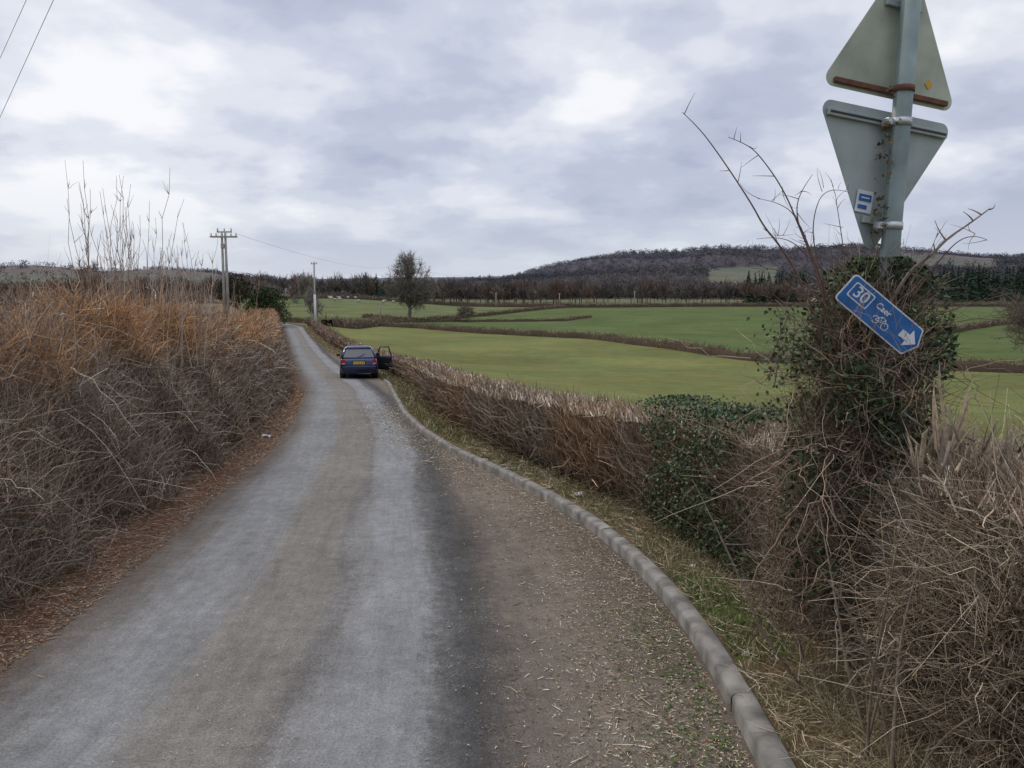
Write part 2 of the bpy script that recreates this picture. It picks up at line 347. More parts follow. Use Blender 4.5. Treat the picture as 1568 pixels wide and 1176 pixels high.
N=900; P,top,hh=left_pts(N,3.2,30,.4); y=P[:,1]; d=nrm(rng.normal(size=(N,3))*.6+[.4,-.2,.5]); b_=rng.normal(size=(N,3))*.3; b_[:,2]-=.7
LH.ribbons(P,d,rng.uniform(.4,.9,N),np.clip(.001*y,.004,.03),b_,7,pal([(.36,.29,.22),(.28,.18,.11),(.45,.38,.3)],N,.2),.02)
LH.build('hedge',M_tw)
# tall saplings out of left hedge
S=B()
def saplings(N,u0,u1,y0,y1,hmin,hmax,w=.015):
    y=rng.uniform(y0,y1,N); u_=rng.uniform(u0,u1,N); x=u_*y; z=CZ-PD(y)+1.5
    P=np.c_[x,y,z]; d=nrm(rng.normal(size=(N,3))*.07+[0.02,0,1]); L=rng.uniform(hmin,hmax,N)
    c=pal([(.27,.20,.155),(.22,.155,.11),(.33,.27,.22)],N,.15)
    pos=S.tubes(P,d,L,w,rng.normal(size=(N,3))*.05,8,c,.007,3,1.1,.65)
    for i in range(N):
        n=rng.integers(5,13); tt=rng.integers(3,8,n); Q=pos[i][tt]
        S.tubes(Q,nrm(rng.normal(size=(n,3))*.28+[0,0,.9]),rng.uniform(.15,.5,n)*(1.25-tt/8),.008,rng.normal(size=(n,3))*.1,4,np.repeat(c[i:i+1],n,0),.02)
saplings(30,-.545,-.455,10.5,13,1.9,2.8); saplings(50,-.53,-.38,11,15,1.3,2.2); saplings(80,-.60,-.36,12,22,1.0,1.7); saplings(60,-.42,-.32,20,40,1.2,2.1,.022)
S.build('sapling_thicket',M_tw)
# ------------------------------------------------------------------ verge grass, litter
G=B()
def grass(N,y0,y1,side,o0,o1,h0,h1,cols,wmul=1,thr=-.5):
    y=sample_y(N,y0,y1); o=rng.uniform(o0,o1,N)
    x=(XR(y)+o) if side>0 else (XL(y)-o)
    cl=np.sin(x*9+1)*np.sin(y*7)+np.sin(x*23)*np.sin(y*19); k=cl>thr
    x,y=x[k],y[k];n=len(x)
    d=nrm(rng.normal(size=(n,3))*.5+[0,0,.9]); b_=rng.normal(size=(n,3))*.3; b_[:,2]-=.35
    G.ribbons(np.c_[x,y,Gz(x,y)-.01],d,rng.uniform(h0,h1,n),np.clip(.0009*y,.003,.03)*wmul,b_,3,pal(cols,n,.25),.03,1.1)
DG=[(.28,.23,.13),(.20,.16,.09),(.38,.33,.21),(.12,.13,.045)]
grass(16000,1.8,7,1,.13,.95,.05,.2,DG); grass(12000,6,40,1,.16,1.0,.05,.2,DG+[(.10,.14,.035)])
grass(9000,2.2,4.0,1,.4,1.5,.12,.38,DG[:3],1,-1.2)
grass(5000,4.4,6.1,1,.15,.5,.03,.08,[(.07,.125,.025),(.09,.15,.035)]); 
grass(3000,8,20,1,.2,.6,.03,.09,[(.09,.14,.03),(.12,.16,.05)])
grass(900,1.8,9,1,.10,.16,.03,.08,DG)
grass(6000,3.2,40,-1,.2,1.0,.04,.18,[(.2,.14,.08),(.13,.09,.05),(.1,.1,.04)])
grass(8000,40,110,1,.1,4,.1,.35,DG,1.3)
G.build('verge_grass',M_grass)
T=B()
def litter(N,y0,y1,xf,cols,l0,l1,w0,w1,lift=.004):
    y=sample_y(N,y0,y1); x=xf(y,N)
    inr=(x>XL(y))&(x<XR(y)); t_=np.clip((x-XL(y))/(XR(y)-XL(y)),0,1)
    z=np.where(inr,CZ-PD(y)+.03*(1-(2*t_-1)**2)-.01+lift,Gz(x,y)+lift+.01)
    th=rng.uniform(0,6.28,N); d=np.c_[np.cos(th),np.sin(th),rng.normal(size=N)*.06]
    T.tubes(np.c_[x,y,z+.002],d,rng.uniform(l0,l1,N),rng.uniform(w0,w1,N)*np.clip(y/8,1,3),rng.normal(size=(N,3))*[.3,.3,0],2,pal(cols,N,.25),.02)
def leaff(N,y0,y1,xf,cols,s0,s1):
    y=sample_y(N,y0,y1); x=xf(y,N); t_=np.clip((x-XL(y))/(XR(y)-XL(y)),0,1)
    inr=(x>XL(y))&(x<XR(y)); z=np.where(inr,CZ-PD(y)+.03*(1-(2*t_-1)**2)-.003,Gz(x,y)+.012)
    T.leaves(np.c_[x,y,z+.004],rng.uniform(s0,s1,N)*np.clip(y/9,1,3),pal(cols,N,.3),np.array([0,0,3.]))
layby=lambda y,N: XR(y)-np.abs(rng.normal(size=N))*.5-.02
PALE=[(.42,.35,.25),(.28,.21,.14),(.18,.13,.085),(.52,.46,.36)]
litter(5500,2.5,22,layby,PALE,.012,.045,.003,.008); litter(260,2.5,20,layby,PALE,.08,.18,.004,.007)
leaff(10000,2.5,24,layby,[(.2,.14,.08),(.06,.045,.03),(.38,.32,.22),(.07,.09,.03),(.27,.23,.18)],.007,.019)
leaff(1300,2.8,5.5,lambda y,N:XR(y)-np.abs(rng.normal(size=N))*.28-.05,[(.045,.075,.02),(.07,.10,.03)],.012,.026)
lfn=lambda y,N: XL(y)+.2-np.abs(rng.normal(size=N))*.5
litter(5500,3,30,lfn,[(.2,.12,.075),(.3,.2,.13),(.12,.07,.045),(.4,.32,.24)],.03,.12,.003,.006)
leaff(11000,3,30,lfn,[(.2,.11,.06),(.13,.08,.045),(.26,.17,.1)],.012,.03)
everyw=lambda y,N: XL(y)+rng.random(N)*(XR(y)-XL(y))
litter(250,2.5,20,everyw,PALE,.01,.04,.002,.005); leaff(2600,2.5,20,lambda y,N:XL(y)+1.6+rng.normal(size=N)*.3,[(.16,.13,.1),(.09,.07,.05),(.3,.27,.23)],.005,.012)
litter(2500,2,14,lambda y,N:XR(y)+rng.uniform(.13,.9,N),PALE,.04,.18,.003,.006,.02)
T.build('twig_litter',M_tw)
# ------------------------------------------------------------------ field hedges
FH=B()
def line_hedge(pts,h,w,per,cols,tw=.05,L=.5):
    seg=np.linalg.norm(np.diff(pts,axis=0),axis=1); s=np.r_[0,np.cumsum(seg)]; tot=s[-1]
    q=np.arange(0,tot,1.0); cx=np.interp(q,s,pts[:,0])+.25*np.sin(q*.4); cy=np.interp(q,s,pts[:,1]); g=Gz(cx,cy)
    dx=np.gradient(cx);dy=np.gradient(cy);l=np.hypot(dx,dy);nx,ny=-dy/l,dx/l; hh=h*(.65+.12*np.sin(q*.9)+.2*rng.random(len(q)))
    v=np.stack([np.c_[cx-nx*w*.5,cy-ny*w*.5,g-.1],np.c_[cx-nx*w*.4,cy-ny*w*.4,g+hh*.9],np.c_[cx+nx*w*.4,cy+ny*w*.4,g+hh*.9],np.c_[cx+nx*w*.5,cy+ny*w*.5,g-.1]],1)
    idx=np.arange(len(q)*4).reshape(-1,4); f=np.stack([idx[:-1,:-1],idx[:-1,1:],idx[1:,1:],idx[1:,:-1]],-1).reshape(-1,4)
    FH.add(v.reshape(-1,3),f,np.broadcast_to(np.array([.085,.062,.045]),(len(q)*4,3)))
    N=int(tot*per); q=rng.random(N)*tot; x=np.interp(q,s,pts[:,0])+.25*np.sin(q*.4)+rng.uniform(-.6,.6,N)*w;y=np.interp(q,s,pts[:,1])+rng.uniform(-.6,.6,N)*w
    z=Gz(x,y)+rng.random(N)*h*.85
    FH.ribbons(np.c_[x,y,z],nrm(rng.normal(size=(N,3))*.5+[0,0,.8]),rng.uniform(.5,1.1,N)*L,tw,rng.normal(size=(N,3))*.1,1,pal(cols,N,.25),.02)
FB=[(.18,.13,.09),(.25,.195,.13),(.13,.10,.07),(.12,.12,.06),(.30,.24,.17)]
line_hedge(L1,.85,1.0,70,FB,.05,.4); line_hedge(L2,.9,1.1,40,FB,.08,.5); line_hedge(L3,.9,1.2,50,FB,.07,.5)
line_hedge(np.array([(17,245),(60,258),(130,262),(220,250)],float),1.4,2,30,FB,.12,.8)
line_hedge(np.array([(-46,128),(-30,139),(-14,152),(10,160),(17,176)],float),.6,1.2,40,FB,.07,.4)
line_hedge(np.array([(-26,112),(-24,128),(-22,142)],float),1.3,2,60,FB,.08,.8)
line_hedge(np.array([(-80,40),(-60,75),(-45,112),(-52,150)],float),1.4,2,40,FB,.08,.8)
line_hedge(np.array([(-120,300),(-70,290),(-20,270),(17,245)],float),1.6,2,25,FB,.12,.9)
FH.build('field_hedges',M_far)
# ------------------------------------------------------------------ trees
def grow(out,p,d,L,r,depth,spread,up):
    n=4 if depth>1 else 3; seg=L/n
    for i in range(n):
        d=nrm(d+rng.normal(size=3)*.16+np.array([0,0,up])); q=p+d*seg; r1=r*(.86 if i<n-1 else .7)
        out.append((p,q,r,r1,depth)); p=q; r=r1
        if depth>0 and (i>0 or depth<3):
            for _ in range(2 if i<n-1 else 3):
                dd=nrm(d+rng.normal(size=3)*spread); grow(out,p,dd,L*rng.uniform(.5,.72),r*.6,depth-1,spread,up)
def bare_tree(name,x,y,h,seed,depth=4,col=(.12,.095,.075),minr=.02,spread=.65,up=.06,ivy=0,wide=None,ntw=1500,tw=.05,twl=.11):
    global rng
    keep=rng; rng=np.random.default_rng(seed); out=[]; z=float(Gz(x,y))
    grow(out,np.array([x,y,z-.1]),np.array([0,0,1.]),h*.42,h*.022,depth,spread,up)
    P0=np.array([o[0] for o in out]);P1=np.array([o[1] for o in out]);r0=np.array([max(o[2],minr) for o in out]);r1=np.array([max(o[3],minr) for o in out])
    base=np.array([x,y,z]); top=P1[:,2].max()-z; wd=np.percentile(np.hypot(P1[:,0]-x,P1[:,1]-y),97)
    kx=h/top if wide is None else wide/2/wd; k=np.array([kx,kx,h/top]); P0=base+(P0-base)*k; P1=base+(P1-base)*k
    b=B(); b.segs(P0,P1,r0,r1,pal([col],len(P0),.2),3 if depth>3 else 4)
    m=np.where((P0[:,2]-z)>h*.25)[0]; i=rng.choice(m,ntw); ctr=base+[0,0,h*.5]
    Q=P0[i]+(P1[i]-P0[i])*rng.random((ntw,1)); dd=nrm(nrm(Q-ctr)*.6+rng.normal(size=(ntw,3))*.55+[0,0,.25])
    b.ribbons(Q,dd,rng.uniform(.05,twl,ntw)*h,tw,rng.normal(size=(ntw,3))*.15,2,pal([np.array(col)*1.15],ntw,.25),.04)
    if ivy:
        m=np.where((P0[:,2]-z)<h*.6)[0]; i=rng.choice(m,ivy); Q=P0[i]+rng.normal(size=(ivy,3))*.2
        b.leaves(Q,rng.uniform(.12,.28,ivy),pal([(.06,.065,.03),(.08,.075,.045)],ivy,.25))
    o=b.build(name,M_far); rng=keep; return o
# broad round-crowned tree in the hedge line: limbs fan out from a short bole to points over a rounded crown
def round_tree(name,x,y,h,w,seed,col):
    global rng
    keep=rng; rng=np.random.default_rng(seed); z=float(Gz(x,y)); base=np.array([x,y,z]); b=B()
    def lim(p0,p1,r0,r1,bow):
        n=5; pts=[p0+(p1-p0)*(i/n)+bow*math.sin(math.pi*i/n)+rng.normal(size=3)*.05*(0<i<n) for i in range(n+1)]
        rr_=np.linspace(r0,r1,n+1); b.segs(np.array(pts[:-1]),np.array(pts[1:]),rr_[:-1],rr_[1:],np.array([col])*rng.uniform(.8,1.1),5); return pts
    crotch=base+np.array([0,0,h*.18]); lim(base-[0,0,.1],crotch,h*.035,h*.028,np.zeros(3)); tips=[]
    cen=base+np.array([0,0,h*.54])
    for i in range(30):
        a=i*2.4+rng.normal()*.2; el=rng.uniform(-.55,1.5); q=np.array([math.cos(a)*math.cos(el)*w*.5,math.sin(a)*math.cos(el)*w*.5,math.sin(el)*h*.46])
        end=cen+q*rng.uniform(.72,.98); st_=crotch+np.array([0,0,rng.uniform(-.02,.12)*h])
        pts=lim(st_,end,h*.011,.035,np.array([0,0,rng.uniform(-.02,.06)*h]))
        for j in range(2,6):
            for _ in range(5):
                e2=pts[j]+(nrm(nrm(pts[j]-cen)*.5+rng.normal(size=3)*.7)*rng.uniform(.10,.19)*h)
                pp=lim(pts[j],e2,.045,.02,rng.normal(size=3)*.1); tips+=pp[1:]
    tips=np.array(tips); n=12000; Q=tips[rng.integers(0,len(tips),n)]+rng.normal(size=(n,3))*.08
    rad_=np.linalg.norm((Q-cen)/np.array([w*.52,w*.52,h*.48]),axis=1); k=rad_<1.08; Q=Q[k]; n=len(Q)
    dd=nrm(nrm(Q-cen)*.6+rng.normal(size=(n,3))*.6+[0,0,.2]); b.ribbons(Q,dd,rng.uniform(.3,1.0,n),.036,rng.normal(size=(n,3))*.15,2,pal([np.array(col)*1.15,np.array(col)*.8],n,.25),.05)
    n=1100; m=tips[tips[:,2]<z+h*.7]; Q=m[rng.integers(0,len(m),n)]*.7+crotch*.3+rng.normal(size=(n,3))*.15
    b.leaves(Q,rng.uniform(.12,.26,n),pal([(.06,.07,.032),(.08,.08,.045)],n,.25))
    b.build(name,M_far); rng=keep
round_tree('bare_tree',-19.2,150,12.2,9.0,11,(.19,.17,.135))
bare_tree('bare_tree',-41,135,7.5,5,3,(.18,.155,.13),.025,.8,.06,0,6,1500,.045)
bare_tree('bare_tree',-36,142,6.5,6,3,(.22,.195,.165),.025,.8,.06,0,5.5,1500,.045)
bare_tree('bare_tree',-54,210,9,8,3,(.22,.2,.17),.04,.8,.06,0,8,1500,.07)
bare_tree('bare_tree',39.5,60,5.6,9,3,(.15,.12,.10),.014,.9,.04,0,6,2600,.018)
bare_tree('bare_tree',-62,120,6.5,14,3,(.18,.145,.12),.025,.8,.05,0,6,1500,.045)
bare_tree('bare_tree',-8,152,3.5,15,3,(.18,.145,.12),.025,.8,.05,0,5,1000,.05)
def evergreen(name,x,y,h,w,n,cols,seed):
    b=B(); z=float(Gz(x,y)); b.segs([np.array([x,y,z])],[np.array([x,y,z+h*.5])],h*.03,h*.02,np.array([[.08,.06,.04]]))
    q=nrm(rng.normal(size=(n,3)))*(rng.random((n,1))**.4); lump=1+.2*np.sin(q[:,:1]*6+x)*np.sin(q[:,2:]*7)
    P=np.c_[x+q[:,0]*w*.5*lump[:,0],y+q[:,1]*w*.5*lump[:,0],z+h*.55+q[:,2]*h*.48*lump[:,0]]
    b.leaves(P,rng.uniform(.2,.4,n)*h/5,pal(cols,n,.3)); return b.build(name,M_far)
evergreen('holly_tree',-34.5,112,5.2,5.5,2600,[(.035,.055,.02),(.05,.07,.028),(.025,.04,.018)],1)
evergreen('holly_tree',-31,106,3.2,3.5,1500,[(.06,.05,.03),(.05,.06,.028),(.09,.07,.04)],2)
evergreen('holly_tree',-41,118,5.5,5,2000,[(.06,.05,.035),(.045,.06,.03)],2)
# distant fuzzy woodland
Wd=B()
def fuzzy(xs,ys_,hs,n,cols,tw):
    for x,y,h in zip(xs,ys_,hs):
        z=float(Gz(x,y)); base=np.array([x,y,z]); c=np.array(cols[rng.integers(len(cols))])*rng.uniform(.8,1.2)
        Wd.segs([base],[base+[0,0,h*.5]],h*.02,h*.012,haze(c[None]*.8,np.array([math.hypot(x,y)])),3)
        k=n; t0=rng.uniform(.15,.5,k); P=base+np.c_[np.zeros(k),np.zeros(k),t0*h]
        q=nrm(rng.normal(size=(k,3))); q[:,2]=np.abs(q[:,2])*1.0+.2; 
        tgt=base+np.array([0,0,h*.45])+q*np.array([h*.36,h*.36,h*.48])*rng.uniform(.6,1,(k,1))
        P=P*.5+tgt*.5+rng.normal(size=P.shape)*h*.04; d=tgt-P; L=np.linalg.norm(d,axis=1)
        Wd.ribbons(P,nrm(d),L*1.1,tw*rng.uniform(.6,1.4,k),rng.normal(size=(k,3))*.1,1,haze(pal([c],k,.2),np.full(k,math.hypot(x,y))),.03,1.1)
WC=[(.15,.105,.08),(.13,.118,.10),(.17,.12,.09),(.11,.092,.082),(.20,.165,.13)]
N=200; x=rng.uniform(-30,150,N); y=rng.uniform(268,345,N); fuzzy(x,y,rng.uniform(5.5,10.5,N),130,WC,.3)
N=150; x=rng.uniform(-150,-25,N); y=rng.uniform(300,390,N); fuzzy(x,y,rng.uniform(5.5,11,N),120,WC+[(.2,.18,.15)],.32)
N=120; x=rng.uniform(-160,-60,N); y=rng.uniform(170,260,N); fuzzy(x,y,rng.uniform(3,5.8,N),90,WC,.22)
def conifer(xs,ys_,hs,n):
    for x,y,h in zip(xs,ys_,hs):
        z=float(Gz(x,y)); base=np.array([x,y,z]); t=rng.random(n)**.8; a=rng.uniform(0,6.28,n)
        P=base+np.c_[np.zeros(n),np.zeros(n),(.08+.9*t)*h]; d=nrm(np.c_[np.cos(a),np.sin(a),np.full(n,-.25)])
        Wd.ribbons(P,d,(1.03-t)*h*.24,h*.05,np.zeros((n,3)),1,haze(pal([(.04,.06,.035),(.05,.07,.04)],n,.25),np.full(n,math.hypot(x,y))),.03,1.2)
N=60; x=rng.uniform(.29,.37,N); y=rng.uniform(285,340,N); conifer(x*y,y,rng.uniform(8,13,N),110)
N=150; x=rng.uniform(.49,.72,N); y=rng.uniform(300,380,N); conifer(x*y,y,rng.uniform(10,16,N),110)
conifer([-50,-48,-52,-46],[296,300,303,298],[10,8,9,7],120)
# hillside woods
N=19000; r=rng.uniform(380,1480,N); u_=rng.uniform(-.75,.78,N); y=r/np.sqrt(1+u_**2); x=u_*y
i1,db=cells(x,y); keep=(woodmask(x,y,i1)|(db<9)&(rng.random(N)<.4)); x,y,r=x[keep],y[keep],r[keep]
n=30; N=len(x); h=rng.uniform(4.5,9.,N)*(1+.2*np.sin(x*.02+y*.013)); q=nrm(rng.normal(size=(N,n,3))); q[:,:,2]=np.abs(q[:,:,2])
P=np.stack([x,y,Gz(x,y)],-1)[:,None]+q*np.stack([h*.6,h*.6,h*.8],-1)[:,None]*rng.uniform(.4,1,(N,n,1))+np.array([0,0,.5])
i=rng.integers(0,6,N); zone=.5+.5*np.sin(x*.008+1)*np.sin(y*.011)
base=np.array([(.088,.064,.046),(.074,.063,.048),(.108,.074,.05),(.064,.051,.044),(.044,.05,.031),(.095,.075,.058)])[i]
con=(np.sin(x*.011+2)*np.sin(y*.014+x*.004)>.6); base[con]=base[con]*.3+np.array([.025,.036,.021])
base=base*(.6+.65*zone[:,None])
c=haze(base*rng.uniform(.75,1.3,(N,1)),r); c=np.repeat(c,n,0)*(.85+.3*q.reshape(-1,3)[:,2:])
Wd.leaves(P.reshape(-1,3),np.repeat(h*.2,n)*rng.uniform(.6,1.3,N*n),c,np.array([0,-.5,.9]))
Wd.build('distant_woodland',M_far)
# sheep
def sheep(x,y,rot,s=1.):
    b=B(); z=float(Gz(x,y)); c,sn=math.cos(rot),math.sin(rot)
    def T_(p): return np.array([x+(p[0]*c-p[1]*sn)*s,y+(p[0]*sn+p[1]*c)*s,z+p[2]*s])
    wool=np.array([[.5,.48,.42]]); blk=np.array([[.25,.22,.2]])
    st=[(-.60,.62,.04),(-.55,.62,.16),(-.45,.64,.25),(-.1,.66,.29),(.3,.66,.28),(.48,.7,.2),(.58,.74,.12)]
    for a,bb in zip(st[:-1],st[1:]): b.segs([T_((a[0],0,a[1]))],[T_((bb[0],0,bb[1]))],a[2]*s,bb[2]*s,wool,8)
    b.segs([T_((.55,0,.76))],[T_((.72,0,.88))],.12*s,.1*s,wool,6); b.segs([T_((.68,0,.9))],[T_((.92,0,.78))],.1*s,.05*s,blk,6)
    for lx in(-.38,.35):
        for ly in(-.14,.14): b.segs([T_((lx,ly,.5))],[T_((lx+.02,ly,.0))],.06*s,.03*s,blk,5)
    b.build('sheep',M_far)
for i in range(18):
    y=rng.uniform(225,290); sheep(rng.uniform(-.245,-.14)*y,y,rng.uniform(0,6.28),1.0)
# ------------------------------------------------------------------ helpers for hard objects
def empty(name,loc=(0,0,0),mat=None):
    e=bpy.data.objects.new(name,None); scene.collection.objects.link(e); e.location=loc
    if mat is not None: e.matrix_world=mat
    return e
def part(name,verts,faces,mat,parent=None,bevel=0,smooth=False):
    me=bpy.data.meshes.new(name); me.from_pydata([tuple(v) for v in verts],[],[tuple(f) for f in faces]); me.materials.append(mat); me.update()
    if smooth:
        for p_ in me.polygons: p_.use_smooth=True
    o=bpy.data.objects.new(name,me); scene.collection.objects.link(o)
    if parent: o.parent=parent
    if bevel:
        bv=o.modifiers.new('b','BEVEL'); bv.width=bevel; bv.segments=2
    return o
def box(name,c,sz,mat,parent=None,bevel=0,rz=0,rx=0):
    v=[(sx*sz[0]/2,sy*sz[1]/2,sz_*sz[2]/2) for sx in(-1,1) for sy in(-1,1) for sz_ in(-1,1)]
    f=[(0,1,3,2),(4,6,7,5),(0,4,5,1),(2,3,7,6),(0,2,6,4),(1,5,7,3)]
    o=part(name,v,f,mat,parent,bevel); o.location=c; o.rotation_euler=(rx,0,rz); return o
def cyl(name,p0,p1,r0,r1,mat,parent=None,k=16):
    p0=Vector(p0);p1=Vector(p1);d=(p1-p0).normalized(); a=d.orthogonal().normalized(); b_=d.cross(a)
    v=[];
    for p_,r_ in((p0,r0),(p1,r1)):
        for i in range(k): v.append(p_+(a*math.cos(6.28318*i/k)+b_*math.sin(6.28318*i/k))*r_)
    f=[(i,(i+1)%k,k+(i+1)%k,k+i) for i in range(k)]+[tuple(range(k-1,-1,-1)),tuple(range(k,2*k))]
    o=part(name,v,f,mat,parent)
    for p_ in o.data.polygons:
        if len(p_.vertices)==4: p_.use_smooth=True
    return o
def wire(name,p0,p1,sag,r,mat,n=24,parent=None):
    cu=bpy.data.curves.new(name,'CURVE'); cu.dimensions='3D'; cu.bevel_depth=r; sp=cu.splines.new('POLY'); sp.points.add(n-1)
    for i in range(n):
        t=i/(n-1); q=Vector(p0).lerp(Vector(p1),t); sp.points[i].co=(q.x,q.y,q.z-sag*4*t*(1-t),1)
    cu.materials.append(mat); o=bpy.data.objects.new(name,cu); scene.collection.objects.link(o)
    if parent: o.parent=parent
    return o
def stem(name,pts,r,mat):
    cu=bpy.data.curves.new(name,'CURVE'); cu.dimensions='3D'; cu.bevel_depth=1; cu.bevel_resolution=2; sp=cu.splines.new('NURBS'); sp.points.add(len(pts)-1); sp.use_endpoint_u=True; sp.order_u=3
    n=len(pts)
    for i,q in enumerate(pts): sp.points[i].co=(*q,1); sp.points[i].radius=r*(1-.75*i/(n-1))
    cu.materials.append(mat); o=bpy.data.objects.new(name,cu); scene.collection.objects.link(o); return o
# ------------------------------------------------------------------ utility poles
M_pole=simple('weathered_pole',(.34,.32,.28),.9,0,.25,3,.2); M_wire=simple('wire',(.14,.14,.15),.6); M_ins=simple('porcelain',(.3,.3,.3),.3); M_white=simple('white_post',(.6,.6,.57),.7,0,.1)
def hpole(x,y,ztop):
    g=float(Gz(x,y)); e=empty('utility_pole',(x,y,g)); H=ztop-g
    cyl('pole_1',(-.14,0,-.3),(-.14,0,H-.3),.13,.09,M_pole,e,10); cyl('pole_2',(.14,0,-.3),(.14,0,H-.3),.13,.09,M_pole,e,10)
    box('crossarm_1',(0,-.16,H-.75),(2.1,.1,.11),M_pole,e); box('crossarm_2',(0,.2,H-.35),(1.2,.1,.1),M_pole,e); box('crossarm_3',(0,.16,H-.75),(2.1,.1,.11),M_pole,e)
    for i,xx in enumerate((-1.0,-.6,.6,1.0)): cyl(f'insulator_{i}',(xx,0,H-.70),(xx,0,H-.45),.05,.04,M_ins,e,8)
    for i,xx in enumerate((-.55,0,.55)): cyl(f'top_insulator_{i}',(xx,.2,H-.30),(xx,.2,H-.05),.05,.04,M_ins,e,8)
    box('switch_box',(0,-.3,H-1.5),(.25,.22,.4),M_pole,e,.03)
    return e
hpole(-23.2,65,CZ+5.6)
def spole(x,y,h,r=.12,white=False):
    g=float(Gz(x,y)); e=empty('utility_pole',(x,y,g))
    cyl('pole',(0,0,-.3),(0,0,h),r,r*.75,M_pole,e,10); box('crossarm',(0,0,h-.25),(.8,.09,.09),M_pole,e)
    for i,xx in enumerate((-.3,.3)): cyl(f'insulator_{i}',(xx,0,h-.2),(xx,0,h-.02),.04,.03,M_ins,e,8)
    if white: cyl('white_sleeve',(0,0,0),(0,0,h*.52),r*1.25,r*1.2,M_white,e,10)
spole(-24.6,100,8.4,.12,True)
for x,y,h in((-4.8,240,4.6),(14.5,245,4.4),(39,255,5.),(-25,152,3.4)): spole(x,y,h,.13)
wire('power_line',(-22.2,65,CZ+5.1),(-31,205,CZ+7.8),1.2,.009,M_wire); wire('power_line',(-31,205,CZ+7.8),(20,330,CZ+7.5),1.5,.015,M_wire)
for (a,b_) in (((-12.9,20.6,4.4),(-9.2,16.7,5.9)),((-14.2,22.6,6.1),(-9.6,17.0,6.6))):
    a=Vector(a);b_=Vector(b_); d=b_-a; wire('overhead_cable',a-d*5+Vector((0,0,CZ)),b_+d*4+Vector((0,0,CZ)),0,.0055,M_wire,4)
# ------------------------------------------------------------------ car
M_blue=simple('car_paint',(.014,.022,.085),.25,.3,.08); M_blue.node_tree.nodes['Principled BSDF'].inputs['Coat Weight'].default_value=.6
M_glass=simple('car_glass',(.05,.06,.065),.05,0,0,8,0,.9); M_tyre=simple('tyre',(.02,.02,.02),.9); M_red=simple('tail_lamp',(.40,.015,.012),.25); M_yel=simple('number_plate',(.75,.55,.05),.4)
M_blk=simple('black_trim',(.02,.02,.022),.6); M_hub=simple('hub',(.35,.35,.36),.4,.6); M_amb=simple('clear_lamp',(.55,.4,.35),.3)
car=empty('parked_car',(-7.40,38.3,CZ-float(PD(38.3))+.015)); car.rotation_euler=(-R(1.5),0,R(11.5))
st=[(-2.10,.66,.36,.66),(-2.08,.76,.30,.84),(-2.0,.815,.26,.93),(-1.7,.84,.23,.97),(-.9,.855,.2,.975),(0,.86,.2,.96),(.9,.855,.2,.94),(1.3,.85,.21,.88),(1.75,.82,.24,.80),(2.0,.76,.28,.72),(2.1,.64,.36,.60)]
v=[];k=12
for (y,hw,zb,zt) in st:
    r_=[(hw*.86,zb),(hw*.97,zb+.07),(hw,zb+(zt-zb)*.45),(hw*.985,zt-.14),(hw*.93,zt-.04),(hw*.8,zt)]
    for (a,b_) in r_: v.append((a,y,b_))
    for (a,b_) in r_[::-1]: v.append((-a,y,b_))
f=[]
for j in range(len(st)-1):
    for i in range(k): a=j*k+i;b_=j*k+(i+1)%k; f.append((a,a+k,b_+k,b_))
f+= [tuple(range(k)),tuple(range((len(st)-1)*k+k-1,(len(st)-1)*k-1,-1))]
part('body',v,f,M_blue,car,0,True)
lo=[(.77,-1.93,.955),(.78,1.05,.94),(-.78,1.05,.94),(-.77,-1.93,.955)]; hi=[(.585,-1.62,1.40),(.6,.32,1.41),(-.6,.32,1.41),(-.585,-1.62,1.40)]
part('windows',lo+hi,[(0,1,5,4),(1,2,6,5),(2,3,7,6),(3,0,4,7)],M_glass,car)
rf=[(.60,-1.68,1.395),(.62,-.6,1.425),(.61,.34,1.40)]; rv_=[]
for a in rf: rv_+=[(a[0],a[1],a[2]),(a[0]*.8,a[1],a[2]+.045),(-a[0]*.8,a[1],a[2]+.045),(-a[0],a[1],a[2])]
part('roof',rv_,[(j*4+i,j*4+i+1,j*4+i+5,j*4+i+4) for j in range(2) for i in range(3)]+[(0,3,2,1),(8,9,10,11)],M_blue,car,0,True)
for i,(a,b_) in enumerate(zip(lo,hi)): cyl(f'pillar_{i}',a,b_,.055,.04,M_blue,car,8)
for i,s_ in enumerate((1,-1)):
    cyl(f'b_pillar_{i}',(s_*.785,-.1,.95),(s_*.6,-.15,1.41),.035,.03,M_blk,car,8)
    cyl(f'c_pillar_{i}',(s_*.78,-1.15,.96),(s_*.6,-1.1,1.41),.035,.03,M_blue,car,8)
    box(f'tail_lamp_{i}',(s_*.70,-2.055,.80),(.17,.08,.20),M_red,car,.015); box(f'reverse_lamp_{i}',(s_*.70,-2.075,.70),(.15,.06,.05),M_amb,car,.01)
    for jy,yy_ in enumerate((-1.28,1.3)):
        cyl(f'wheel_{i}{jy}',(s_*.66,yy_,.30),(s_*.868,yy_,.30),.30,.30,M_tyre,car,24); cyl(f'hub_{i}{jy}',(s_*.80,yy_,.30),(s_*.875,yy_,.30),.18,.17,M_hub,car,16)
        cyl(f'arch_{i}{jy}',(s_*.60,yy_,.33),(s_*.862,yy_,.33),.36,.36,M_blk,car,24)
    box(f'mirror_{i}',(s_*.95,.72,1.0),(.18,.09,.12),M_blk,car,.02)
cyl('rear_sill',(-.74,-1.94,.965),(.74,-1.94,.965),.03,.03,M_blue,car,8); cyl('rear_header',(-.57,-1.63,1.40),(.57,-1.63,1.40),.035,.035,M_blue,car,8)
box('rear_bumper',(0,-2.09,.50),(1.52,.12,.2),M_blue,car,.04); box('bumper_strip',(0,-2.16,.53),(1.4,.02,.05),M_blk,car); box('rear_valance',(0,-2.03,.33),(1.4,.1,.16),M_blk,car,.03)
